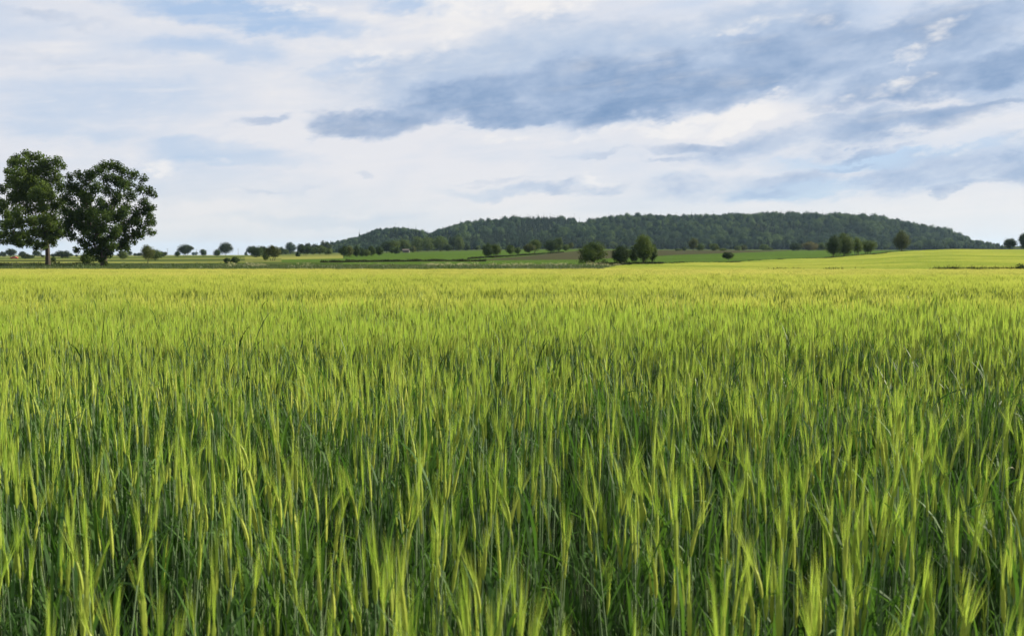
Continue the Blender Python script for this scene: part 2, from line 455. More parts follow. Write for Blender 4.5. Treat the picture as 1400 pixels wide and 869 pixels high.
M_SHADED_BLADE = leaf_mat('shaded_leaf_blade', (.028, .060, .014), (.055, .100, .022), .25, .5, .2, .3, 3.0)  # tuft blades: shadow on backlit leaves painted in as a darker green
BM = [M_AWN, M_EAR, M_STEM, M_LEAF, M_DRY]

class Mesher:
    def __init__(s): s.V, s.F, s.M = [], [], []
    def tri(s, a, b, c, m):
        i = len(s.V); s.V += [a, b, c]; s.F.append((i, i + 1, i + 2)); s.M.append(m)
    def strip(s, L, Rr, m):
        i = len(s.V); n = len(L)
        for a, b in zip(L, Rr): s.V += [a, b]
        for k in range(n - 1):
            s.F.append((i + 2 * k, i + 2 * k + 1, i + 2 * k + 3, i + 2 * k + 2)); s.M.append(m)
    def tube(s, P, rad, ns, m):
        i = len(s.V)
        for k, (p, r) in enumerate(zip(P, rad)):
            t = P[min(k + 1, len(P) - 1)] - P[max(k - 1, 0)]; t = t / (np.linalg.norm(t) + 1e-9)
            u = np.cross(t, (0.13, 0.97, 0.2)); u /= np.linalg.norm(u); w = np.cross(t, u)
            ra, rb = (r if isinstance(r, tuple) else (r, r))
            for q in range(ns):
                a = 2 * math.pi * q / ns
                s.V.append(p + u * (ra * math.cos(a)) + w * (rb * math.sin(a)))
        for k in range(len(P) - 1):
            for q in range(ns):
                a, b = i + k * ns + q, i + k * ns + (q + 1) % ns
                s.F.append((a, b, b + ns, a + ns)); s.M.append(m)
    def data(s, name, mats): return mesh_data(name, np.array(s.V), s.F, mats, s.M)

def leaf_blade(mb, p, az, up, length, width, droop, m, seg=5, twist=0.0):
    """a ribbon leaf leaving the stem at p, rising then bending over"""
    d = np.array([math.cos(az), math.sin(az), 0.0]); side = np.array([-math.sin(az), math.cos(az), 0.0])
    L, Rr = [], []
    ang = up; q = p.copy()
    for k in range(seg + 1):
        t = k / seg
        w = width * (math.sin(math.pi * min(1, (t * 0.82 + 0.16))) ** 0.8) if k < seg else width * 0.04
        sv = side * math.cos(twist * t) + np.array([0, 0, 1.0]) * math.sin(twist * t)
        L.append(q - sv * w / 2); Rr.append(q + sv * w / 2)
        q = q + (d * math.cos(ang) + np.array([0, 0, 1.0]) * math.sin(ang)) * (length / seg)
        ang -= droop / seg
    mb.strip(L, Rr, m)

def plant(mb, bx, by, g, lod, lean=None):
    """one barley shoot: stalk, leaves, ear with its brush of awns"""
    H = min(.87, g.normal(.76, .08))
    la, lz = g.uniform(0, 2 * math.pi), abs(g.normal(0, .038)) + .006
    dirx = np.array([math.cos(la), math.sin(la), 0.0])
    ear_len, awn = g.uniform(.065, .09), g.uniform(.10, .145)
    nod = g.normal(.08, .15)
    b = np.array([bx, by, 0.0])
    def at(h): return b + dirx * (lz * h * h / H) + np.array([0, 0, h])
    ns = 4 if lod == 0 else 3
    seg = [0, .3, .62, 1.0] if lod < 2 else [.35, 1.0]
    P = [at(H * t) for t in seg]
    wst = g.uniform(.0015, .0021) * (1 if lod == 0 else 1.25)
    mb.tube(P, [wst * (1 - .3 * t) for t in seg], ns, 2)
    # ear
    tz = math.atan(2 * lz) ; a = tz
    q = at(H); ax = []
    nr = 7 if lod == 0 else 3
    for k in range(nr + 1):
        ax.append((q.copy(), a))
        q = q + (dirx * math.sin(a) + np.array([0, 0, math.cos(a)])) * (ear_len / nr)
        a += nod / nr
    Pp = [p for p, _ in ax]
    if lod == 0:
        prof = [.35, .8, 1, 1.02, 1, .9, .65, .12]
        rad = [(.0048 * f * (1.13 if k % 2 else .9), .0035 * f) for k, f in enumerate(prof)]
        mb.tube(Pp, rad, 5, 1)
    else:
        prof = [.5, 1, .9, .15]
        mb.tube(Pp, [(.006 * f, .0045 * f) for f in prof], 3, 1)
    # awns
    na = {0: 19, 1: 11, 2: 5}[lod]; wd = {0: .00115, 1: .0023, 2: .0044}[lod]
    for k in range(na):
        f = (k + g.uniform(.2, .8)) / na
        i = min(int(f * nr), nr - 1)
        p = Pp[i] + (Pp[i + 1] - Pp[i]) * (f * nr - i)
        a = ax[i][1] + g.normal(0, .05)
        t = dirx * math.sin(a) + np.array([0, 0, math.cos(a)])
        ph = g.uniform(0, 2 * math.pi)
        rad = np.array([math.cos(ph), math.sin(ph), 0.0])
        t = t + rad * abs(g.normal(.030, .032)); t /= np.linalg.norm(t)
        s = np.cross(t, rad); s /= np.linalg.norm(s) + 1e-9
        tip = p + t * awn * (.75 + .35 * (1 - f)) + dirx * nod * .03
        mb.tri(p - s * wd / 2, p + s * wd / 2, tip, 0)
    # leaves
    nl = {0: 3, 1: 2, 2: 1}[lod]
    for k in range(nl):
        if g.uniform() < (.25, .7, .8)[k]: continue
        hh = H * (g.uniform(.66, .88) if k == 0 else g.uniform(.35, .7))
        dry = 4 if (k > 0 and g.uniform() < .035) else 3
        leaf_blade(mb, at(hh), g.uniform(0, 6.28), g.uniform(1.0, 1.45), g.uniform(.10, .21), g.uniform(.006, .011) * (1 + .4 * lod),
                   g.uniform(.1, 1.5) if g.uniform() < .8 else g.uniform(1.5, 2.6), dry, 5 if lod == 0 else 3, g.uniform(-1.2, 1.2))

def clump_mesh(name, n, half, lod, seed, tillers=None):
    g = np.random.default_rng(seed); mb = Mesher()
    for _ in range(n):
        plant(mb, g.uniform(-half, half), g.uniform(-half, half), g, lod)
    for _ in range(int(tillers if tillers is not None else n * (2.2, 1.0, 0)[lod])):      # tillers without ears: stalks and upright blades
        x, y = g.uniform(-half * 1.25, half * 1.25, 2); h = g.uniform(.42, .74); a = g.uniform(0, 6.28); ln = abs(g.normal(0, .05))
        b = np.array([x, y, 0.0]); tp = b + np.array([math.cos(a) * ln, math.sin(a) * ln, h])
        mb.tube([b, tp], [.0019, .0013], 3, 2)
        for q in range(2):
            p = b + (tp - b) * g.uniform(.45, 1)
            leaf_blade(mb, p, g.uniform(0, 6.28), g.uniform(1.2, 1.52), g.uniform(.12, .26), g.uniform(.006, .010), g.uniform(.05, .8), 3, 3, g.uniform(-1, 1))
    if g.uniform() < .18 and lod < 2:      # a stray dark blade that stands above the ears
        x, y = g.uniform(-half, half, 2)
        leaf_blade(mb, np.array([x, y, g.uniform(.6, .8)]), g.uniform(0, 6.28), g.uniform(1.0, 1.4), g.uniform(.16, .28), .009, g.uniform(.4, 1.6), 3, 5)
    if lod < 2 and g.uniform() < .12:     # pale broken leaf tip
        x, y = g.uniform(-half, half, 2)
        leaf_blade(mb, np.array([x, y, g.uniform(.4, .8)]), g.uniform(0, 6.28), g.uniform(-.6, 1), g.uniform(.02, .06), .005, .5, 4, 2)
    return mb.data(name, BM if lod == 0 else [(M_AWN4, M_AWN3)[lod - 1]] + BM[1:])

def vnoise(x, y, sx, sy, seed):
    """smooth value noise, numpy"""
    g = np.random.default_rng(seed); T = g.uniform(-1, 1, (256, 256))
    u, v = x / sx, y / sy
    i, j = np.floor(u).astype(int), np.floor(v).astype(int); a, b = u - i, v - j
    a, b = a * a * (3 - 2 * a), b * b * (3 - 2 * b)
    i, j = i % 256, j % 256; i1, j1 = (i + 1) % 256, (j + 1) % 256
    return (T[i, j] * (1 - a) + T[i1, j] * a) * (1 - b) + (T[i, j1] * (1 - a) + T[i1, j1] * a) * b

def fan_points(d0, d1, dens, cl, cr, g, grow=0.0):
    """random points on the ground between two depths and two photo columns (plus margin)"""
    tl, tr = (cl - 700) / F, (cr - 700) / F
    area = .5 * (tr - tl) * (d1 * d1 - d0 * d0)
    n = int(area * dens)
    y = np.sqrt(g.uniform(d0 * d0, d1 * d1, n)); x = y * g.uniform(tl, tr, n)
    return x, y

def tram(x, y):
    """wheel tracks of the sprayer, running across the view"""
    yy = y - 0.035 * x
    k = np.zeros(x.shape, bool)
    for y0 in (6.6, 17.4, 30, 42.6, 55.2, 67.8, 80.4):
        for o in (0, 1.85):
            w = (0.17 if y0 < 25 else .34) * (1 + .5 * vnoise(x, y, 6.0, 50, 5 + int(y0)))
            k |= np.abs(yy - y0 - o) < w
    return k

def barley():
    g = np.random.default_rng(11)
    protos = [clump_mesh('barley_near_%02d' % i, 6, .065, 0, 100 + i) for i in range(18)]
    protos += [clump_mesh('barley_mid_%02d' % i, 30, .17, 1, 200 + i) for i in range(12)]
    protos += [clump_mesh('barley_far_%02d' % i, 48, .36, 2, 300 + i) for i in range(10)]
    def tuft(i):
        gg = np.random.default_rng(600 + i); mb = Mesher()
        for _ in range(7):
            b = np.array([*gg.uniform(-.12, .12, 2), gg.uniform(.60, .84)])
            leaf_blade(mb, b, gg.uniform(0, 6.28), gg.uniform(1.15, 1.5), gg.uniform(.16, .30), gg.uniform(.007, .011), gg.uniform(.1, 1.6) ** 1.3, 0, 5, gg.uniform(-.8, .8))
        return mb.data('barley_tuft_%02d' % i, [M_SHADED_BLADE])
    protos += [tuft(i) for i in range(8)]
    protos += [clump_mesh('barley_open_%02d' % i, 3, .055, 0, 150 + i, 16) for i in range(18)]
    P, S, I, RO = [], [], [], []
    def put(x, y, i0, i1, s0, sv, tilt, rough=1.0):
        keep = ~tram(x, y)
        keep &= vnoise(x, y, 1.1, .55, 8) + .6 * vnoise(x, y, .35, .3, 9) > -.75
        x, y = x[keep], y[keep]; n = len(x)
        h = 1 + rough * (.06 * vnoise(x, y, 9.0, 2.2, 3) + .06 * vnoise(x, y, 1.3, .6, 4) + g.normal(0, .04, n))
        rag = vnoise(x, y, 1.5, 40, 12) * .5 + vnoise(x, y, .5, 40, 14) * .25
        for y0, dp, ln, amp in ((4.8, 1.7, 0, .30), (14.5, 3.0, 0, .20), (26, 4, 0, .11), (41, 5, 0, .10), (60, 6, 0, .10), (78, 5, 0, .08)):
            q = (y - .05 * x - y0 + rag * dp * .35) / dp
            h -= amp * np.clip(1 - np.abs(q * 2 - 1) ** 3, 0, 1) * (.72 + .38 * vnoise(x, y, 3.5, 60, 15 + int(y0)))
        P.append(np.stack([x, y, ground_z(x, y)], -1))
        s = s0 + g.normal(0, sv, n)
        S.append(np.stack([s, s, s * h], -1))
        I.append(g.integers(i0, i1, n))
        wl = .05 * vnoise(x, y, 1.6, 1.6, 6)
        RO.append(np.stack([g.normal(0, tilt, n), g.normal(0, tilt, n) + wl, g.uniform(0, 6.28, n)], -1))
    x, y = g.uniform(-2.2, 2.2, 1600), g.uniform(-2.2, .5, 1600)
    k = np.hypot(x, y) > .55; put(x[k], y[k], 0, 18, 1, .03, .03)
    x, y = fan_points(.5, 7.2, 47, -430, 1830, g); k = y - .05 * x + .25 * vnoise(x, y, .6, 9, 81) < 6.3 + g.normal(0, .35, len(x)); put(x[k], y[k], 48, 66, 1, .03, .03)
    x, y = fan_points(5.4, 12, 64, -330, 1730, g); k = y - .05 * x + .25 * vnoise(x, y, .6, 9, 81) >= 6.3 + g.normal(0, .35, len(x)); put(x[k], y[k], 0, 18, 1, .03, .03)
    x, y = fan_points(12, 40, 11.5, -230, 1630, g); put(x, y, 18, 30, 1, .03, .025, .7)
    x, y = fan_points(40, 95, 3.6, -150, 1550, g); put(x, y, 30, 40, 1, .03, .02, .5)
    for y0, n, wd in ((6.4, 110, .8), (17.0, 260, 1.2)):
        c = g.uniform(-100, 1500, n); y = y0 + g.normal(0, wd, n); y = y / (1 - .05 * (c - 700) / F); x = (c - 700) / F * y
        P.append(np.stack([x, y, ground_z(x, y)], -1)); q = g.normal(.90, .07, n); S.append(np.stack([q, q, q], -1))
        I.append(g.integers(40, 48, n)); RO.append(np.stack([g.normal(0, .06, n), g.normal(0, .06, n), g.uniform(0, 6.28, n)], -1))
    P, S, I, RO = map(np.concatenate, (P, S, I, RO))
    print('barley clumps', len(P))
    scatter('barley_crop', P, RO, S, I, protos, 'dense ripening green barley with long pale awns filling the whole foreground', 'barley')

def far_barley():
    g = np.random.default_rng(13)
    def patch(i):
        gg = np.random.default_rng(500 + i); mb = Mesher()
        for _ in range(70):
            bx, by = gg.uniform(-.9, .9, 2); H = gg.normal(.50, .04)
            la = gg.uniform(0, 6.28); d = np.array([math.cos(la), math.sin(la), 0])
            for q in range(4):
                p = np.array([bx, by, H * .72]) + np.append(gg.normal(0, .05, 2), 0)
                s = np.append(gg.normal(0, 1, 2), 0); s /= np.linalg.norm(s)
                tip = p + np.array([gg.normal(0, .03), gg.normal(0, .03), gg.uniform(.14, .22)])
                mb.tri(p - s * .022, p + s * .022, tip, 0)
            leaf_blade(mb, np.array([bx, by, .05]), la, 1.4, H * .8, .05, .2, 3, 2)
        return mb.data('barley_distant_%02d' % i, [M_AWN2] + BM[1:])
    protos = [patch(i) for i in range(8)]
    x, y = fan_points(97.5, 480, 1.1, 815, 1560, g)
    c, d = col_depth(x, y); k = (d < f2edge(c) - 1)
    k &= ~((c > 815) & (d < 101))
    # sprayer tracks across the slope
    yy = d - .12 * x
    for y0 in (150, 215, 290, 335): k &= np.abs(yy - y0) > (.9 if y0 != 335 else 1.6)
    k &= vnoise(x, y, 14, 5, 31) > -.8
    x, y = x[k], y[k]; n = len(x)
    h = 1 + .10 * vnoise(x, y, 25, 6, 32) + g.normal(0, .04, n)
    S = np.stack([np.ones(n), np.ones(n), h], -1)
    RO = np.stack([g.normal(0, .03, n), g.normal(0, .03, n), g.uniform(0, 6.28, n)], -1)
    print('far barley patches', n)
    scatter('distant_barley_crop', np.stack([x, y, ground_z(x, y)], -1), RO, S, g.integers(0, 8, n), protos,
            'second barley field rising behind the ditch on the right', 'barley')

# ------------------------------------------------------------------ rough grass verges and their flowers
M_VG = leaf_mat('verge_grass', (.042, .085, .018), (.085, .125, .032), .35, .5, .3, .3, 2.0, hue=(.06, (.10, .105, .04), .4))
M_DITCH = leaf_mat('ditch_grass', (.020, .032, .011), (.042, .052, .018), .12, .8, .05, .3, 2.0)
M_FLOWER = leaf_mat('cream_umbel', (.42, .42, .20), (.55, .53, .30), .2, .6, .2, .2, 2.0)
def grass_patch(name, i, mat, hh, n, half, w):
    gg = np.random.default_rng(700 + i); mb = Mesher()
    for _ in range(n):
        bx, by = gg.uniform(-half, half, 2)
        leaf_blade(mb, np.array([bx, by, 0.0]), gg.uniform(0, 6.28), gg.uniform(1.0, 1.5), hh * gg.uniform(.5, 1.15), w * gg.uniform(.6, 1.4), gg.uniform(.2, 1.3), 0, 3)
    return mb.data('%s_%02d' % (name, i), [mat])
def place(name, x, y, protos, g, label, cat, s0=1.0, sv=.25):
    n = len(x); s = np.clip(s0 + g.normal(0, sv, n), .3, 2)
    RO = np.stack([g.normal(0, .05, n), g.normal(0, .05, n), g.uniform(0, 6.28, n)], -1)
    scatter(name, np.stack([x, y, ground_z(x, y)], -1), RO, np.stack([s, s, s], -1), g.integers(0, len(protos), n), protos, label, cat)
def verges():
    g = np.random.default_rng(17)
    pr = [grass_patch('verge_grass_patch', i, M_VG, .38, 60, .7, .045) for i in range(6)]
    x, y = fan_points(97, 192, 1.0, -160, 835, g); c, d = col_depth(x, y)
    k = (d < np.interp(c, [330, 360], [196, 178])) & (vnoise(x, y, 9, 6, 41) > -.55)
    place('verge_grass', x[k], y[k], pr, g, 'strip of rough dark grass between the barley and the fields behind', 'grass', 1, .3)
    # dark lines of rank growth: the drain through the green fields, tree feet, the ditch on the right
    pd = [grass_patch('rank_grass_patch', i, M_DITCH, .55, 60, .6, .06) for i in range(6)]
    X, Y = [], []
    def along(pts, n, wid):
        cs, ds = zip(*pts)
        c = g.uniform(cs[0], cs[-1], n); d = np.interp(c, cs, ds) + g.normal(0, wid, n)
        X.append((c - 700) / F * d); Y.append(d)
    along([(440, 256), (660, 255)], 200, 1.3)
    along([(640, 300), (668, 352), (700, 385), (735, 420), (770, 470)], 240, 3)
    along([(818, 200), (905, 214)], 120, 2.5)
    along([(905, 205), (1000, 246), (1130, 306), (1200, 347)], 240, 1.5)
    along([(1128, 314), (1140, 319), (1153, 326), (1170, 338), (1200, 352), (1240, 390)], 170, 2)
    along([(-40, 172), (130, 178)], 120, 6)
    # the ditch between the two barley fields, deepest at the right edge
    c = 815 + (1560 - 815) * g.uniform(0, 1, 900) ** .6
    keep = (c > 1285) | (vnoise(c, c * 0, 9, 1, 51) > .5)
    c = c[keep]; d = 99.5 + g.normal(0, .8, len(c)); xd, yd = (c - 700) / F * d, d
    pt = [grass_patch('ditch_sedge_patch', i, M_DITCH, 1.0, 90, .6, .07) for i in range(4)]
    place('ditch_sedge', xd, yd, pt, g, 'dark line of tall sedge in the ditch between the two barley fields', 'sedge', 1.0, .12)
    place('ditch_grass', np.concatenate(X), np.concatenate(Y), pd, g, 'dark rank grass along the drains, ditches and hedge feet', 'grass', .95, .3)
    # cream umbels
    def flower(i):
        gg = np.random.default_rng(800 + i); mb = Mesher()
        for _ in range(gg.integers(3, 6)):
            b = np.append(gg.uniform(-.4, .4, 2), 0); h = gg.uniform(.35, .62)
            mb.tube([b, b + np.array([0, 0, h])], [.008, .005], 3, 0)
            for _ in range(9):
                p = b + np.array([gg.normal(0, .09), gg.normal(0, .09), h + gg.normal(0, .05)])
                r = gg.uniform(.022, .04); i0 = len(mb.V)
                for q in range(5):
                    a = 2 * math.pi * q / 5
                    mb.V.append(p + np.array([r * math.cos(a), r * math.sin(a), gg.normal(0, .012)]))
                mb.F.append(tuple(range(i0, i0 + 5))); mb.M.append(1)
        return mb.data('flower_patch_%02d' % i, [M_VG, M_FLOWER])
    pf = [flower(i) for i in range(5)]
    x, y = fan_points(150, 176, .30, 310, 850, g); c, d = col_depth(x, y)
    k = vnoise(c, d * 0, 22, 1, 61) + .5 * vnoise(x, y, 3, 3, 62) > .0
    place('verge_flowers', x[k], y[k], pf, g, 'cream flower heads scattered along the verge behind the barley', 'wildflowers', 1.0, .25)

# ------------------------------------------------------------------ trees
M_BARK = leaf_mat('bark', (.05, .042, .032), (.085, .07, .055), 0, .9, .1, .2, 2.0)
def crown_mat(name, c0, c1, tr=.22, ps=.35): return leaf_mat(name, c0, c1, tr, .7, .06, .15, ps, tcol=(1.3, 1.5, .6))
K = {
    'dark': crown_mat('dark_foliage', (.018, .034, .010), (.042, .068, .018)),
    'mid': crown_mat('mid_foliage', (.040, .066, .016), (.085, .115, .028)),
    'light': crown_mat('light_foliage', (.046, .078, .017), (.100, .132, .030)),
    'olive': crown_mat('olive_foliage', (.048, .062, .018), (.090, .104, .034)),
    'far': crown_mat('distant_foliage', (.022, .036, .015), (.044, .060, .022)),
    'brown': crown_mat('brownish_foliage', (.075, .070, .028), (.115, .105, .042)),
    'big': crown_mat('big_tree_foliage', (.024, .044, .011), (.088, .128, .028), .34, .7),
}
def leaf_cloud(lobes, n, size, g, shell=.5, flat=1.0, rnd=.42, reach=1.12):
    """n small leaf-spray quads spread through the outer volume of the lobes"""
    L = np.array(lobes); w = L[:, 3] ** 2.2; w /= w.sum()
    k = g.choice(len(L), n, p=w); B = L[k]
    d = g.normal(size=(n, 3)); d /= np.linalg.norm(d, axis=1)[:, None]
    rr = B[:, 3] * (shell + (reach - shell) * g.uniform(0, 1, n) ** .7)
    ctr = B[:, :3] + d * rr[:, None] * np.array([1, 1, flat])
    cen = (L[:, :3] * w[:, None]).sum(0); e = ctr - cen; e /= np.linalg.norm(e, axis=1)[:, None] + 1e-6
    nrm = d * .6 + e * .45 + g.normal(size=(n, 3)) * rnd + np.array([0, 0, .25]); nrm /= np.linalg.norm(nrm, axis=1)[:, None]
    t = np.cross(nrm, g.normal(size=(n, 3))); t /= np.linalg.norm(t, axis=1)[:, None]
    b = np.cross(nrm, t)
    s = size * g.uniform(.55, 1.25, n)
    e = g.uniform(.45, .9, n)
    c1 = ctr - t * s[:, None] * .5; c3 = ctr + t * s[:, None] * .5
    c2 = ctr + b * (s * e * .5)[:, None] - nrm * (s * .12)[:, None]; c4 = ctr - b * (s * e * .5)[:, None] - nrm * (s * .12)[:, None]
    V = np.stack([c1, c2, c3, c4], 1).reshape(-1, 3)
    return V, np.arange(4 * n).reshape(-1, 4)

def skeleton(lobes, fork, trunk_r, base_r, g, lean=(0, 0)):
    """trunk and limbs: every lobe is joined to the nearest limb nearer the fork; thickness follows what hangs on it"""
    nodes = [np.array([0, 0, -.3]), np.array([lean[0] * .4, lean[1] * .4, fork * .5]), np.array([lean[0], lean[1], fork])]
    par = [-1, 0, 1]
    ctr = nodes[2]
    order = sorted(lobes, key=lambda l: np.linalg.norm(np.array(l[:3]) - ctr))
    leafn = []
    for l in order:
        p = np.array(l[:3]); best, bi = 1e9, 2
        dp = np.linalg.norm(p - ctr)
        for i in range(2, len(nodes)):
            q = nodes[i]
            if np.linalg.norm(q - ctr) > dp * .92: continue
            c = np.linalg.norm(p - q) + .25 * np.linalg.norm(q - ctr) + (max(0, q[2] - p[2]) * .8)
            if c < best: best, bi = c, i
        mid = (nodes[bi] + p) / 2 + g.normal(0, .06, 3) * np.linalg.norm(p - nodes[bi]); mid[2] -= .05 * np.linalg.norm(p - nodes[bi])
        nodes.append(mid); par.append(bi); nodes.append(p); par.append(len(nodes) - 2); leafn.append(len(nodes) - 1)
    load = [0.0] * len(nodes)
    for i in leafn:
        j = i
        while j >= 0: load[j] += 1; j = par[j]
    tot = max(1, load[2])
    rad = [max(.02, trunk_r * (load[i] / tot) ** .5 * (.72 if i > 2 else 1)) for i in range(len(nodes))]
    rad[0] = base_r; rad[1] = trunk_r * 1.05; rad[2] = trunk_r
    mb = Mesher()
    mb.tube([nodes[0], nodes[0] * .5 + nodes[1] * .5, nodes[1], nodes[2]], [base_r, trunk_r * 1.15, trunk_r * 1.05, trunk_r], 8, 0)
    for i in range(3, len(nodes)):
        a, b = nodes[par[i]], nodes[i]
        mb.tube([a, b], [min(rad[par[i]], rad[i] * 1.4), rad[i] * .85], 5, 0)
    return mb

def tree(name, label, cat, loc, lobes, fork, trunk_r, base_r, n, size, mat, g, group=None, lean=(0, 0), shell=.5, rnd=.42, reach=1.12):
    root = link(name, None, loc=loc, label=label, cat=cat, group=group)
    root.empty_display_size = .5
    mb = skeleton(lobes, fork, trunk_r, base_r, g, lean)
    link('trunk', mb.data('trunk', [M_BARK]), parent=root)
    V, Fq = leaf_cloud(lobes, n, size, g, shell, 1.0, rnd, reach)
    V[:, 2] = np.maximum(V[:, 2], .03)
    link('crown', mesh_data('crown', V, Fq, [mat]), parent=root)
    return root

def at_px(col, depth): return (col - 700) / F * depth, depth
def depth_of(col, row, dmin=140):
    """depth at which the land along a photo column reaches that row"""
    d = np.geomspace(dmin, 2500, 900); x = (col - 700) / F * d
    rw = HOR + (EYE - ground_z(x, d)) * F / d
    e = float(f2edge(col)) if col > 815 else 0
    ok = np.where((rw <= row) & (d > e))[0]
    return float(d[ok[0]]) if len(ok) else float(d[np.argmin(rw)])

def big_trees():
    g = np.random.default_rng(23)
    one = [(41,211,6),(28,216,5),(23,224,7),(36,222,9),(48,217,8),(58,216,7),(68,222,8),(83,221,7),(90,228,6),(75,233,10),(60,232,11),(45,235,11),(30,238,10),(20,246,8),(30,255,11),(47,252,12),(65,250,12),(82,245,9),(88,258,8),(72,265,11),(55,268,12),(38,270,11),(22,272,10),(10,281,7),(2,290,5),(-4,297,4),(13,293,7),(27,288,9),(43,287,10),(60,285,10),(78,282,10),(90,275,8),(92,290,8),(75,300,10),(60,303,10),(45,303,9),(30,303,8),(18,308,8),(10,318,6),(4,331,4),(20,322,8),(30,332,6),(38,320,9),(52,318,9),(65,320,9),(80,313,9),(90,308,8),(52,333,6),(72,328,6),(50,340,4),(12,330,6),(24,328,7),(42,332,7),(62,334,6),(78,322,8),(86,320,6),(66,322,9),(2,322,6),(6,308,7),(4,280,6),(16,298,8),(-6,318,5),(8,262,5),(14,256,6)]
    two = [(147,228,8),(158,227,8),(166,230,8),(138,233,7),(130,240,8),(112,240,7),(100,243,6),(174,236,7),(186,240,8),(200,245,6),(150,243,10),(165,248,9),(178,252,9),(195,258,8),(208,262,7),(214,268,4.5),(120,252,9),(105,256,8),(135,256,9),(99,262,6),(150,262,8),(165,266,9),(182,268,9),(200,278,8),(212,284,5),(208,297,6),(190,290,9),(175,283,8),(158,280,8),(140,275,7),(118,270,8),(102,278,7),(112,288,8),(128,292,8),(145,296,9),(163,298,9),(180,303,8),(197,312,7),(208,318,5.5),(214,318,3.5),(186,320,7),(185,331,4.5),(175,326,7),(160,315,9),(143,313,8),(125,308,8),(105,300,8),(97,310,7),(100,323,7),(112,330,6),(106,342,5),(128,328,7),(142,330,9),(155,335,8),(138,343,8),(150,346,7),(134,352,6),(142,356,5),(146,362,4),(118,318,8),(110,308,7),(172,314,8),(190,304,7),(203,290,7),(205,304,6),(122,322,7),(168,332,6),(118,336,5),(100,292,7),(120,278,8),(160,322,8),(135,320,8),(118,335,6),(165,338,6),(174,335,6),(95,318,6),(150,338,8),(128,342,8),(194,322,6),(110,262,8),(125,240,7),(142,285,8),(152,290,8),(205,285,7),(210,305,6),(112,297,7),(98,300,6),(120,310,8),(172,290,8),(124,272,7),(132,290,8),(123,299,7),(137,302,7),(94,270,7),(93,288,7),(94,302,7),(97,254,6)]
    for lst, bcol, brow, d, fork_row, tr, br, depthw, lean, lbl in (
            (one, 66.5, 363.5, 168, 332, .36, .52, 5.5, (0, 0), 'tall dark broadleaf tree on a clear bare trunk, at the left edge'),
            (two, 142.5, 364.5, 163, 345, .48, .75, 6.0, (.1, 0), 'broad spreading broadleaf tree with leafy growth down its trunk to the ground')):
        x, y = at_px(bcol, d); z = gz(x, y)
        row0 = HOR + (EYE - z) * F / d
        s = d / F
        ccol = sum(l[0] for l in lst) / len(lst); crow = sum(l[1] for l in lst) / len(lst)
        lobes = []
        def spot(c, r, yo, rad):
            D = d + yo
            return ((c - 700) / F * D - x, yo, EYE + (HOR - r) / F * D - z, rad * D / F)
        for c, r, rad in lst:
            dd = math.hypot((c - ccol) / 52, (r - crow) / 72)
            yw = depthw * math.sqrt(max(.05, 1 - min(1, dd) ** 2))
            if r > 338 and lst is two: yw = .5
            lobes.append(spot(c, r, g.uniform(-1, 1) * yw, rad * 1.0))
        # a second layer of boughs fills the depth of the crown
        for c, r, rad in lst:
            dd = math.hypot((c - ccol) / 52, (r - crow) / 72)
            if dd < .85 and g.uniform() < .8:
                yw = depthw * math.sqrt(max(.05, 1 - dd ** 2))
                lobes.append(spot(c + g.normal(0, 4), r + g.normal(0, 4), g.uniform(-1, 1) * yw, rad * .8))
        tree('broadleaf_tree', lbl, 'tree', (x, y, z), lobes, (row0 - fork_row) * s, tr, br, 44000, .33, K['big'], g, lean=lean, shell=.15, rnd=.75, reach=1.16)

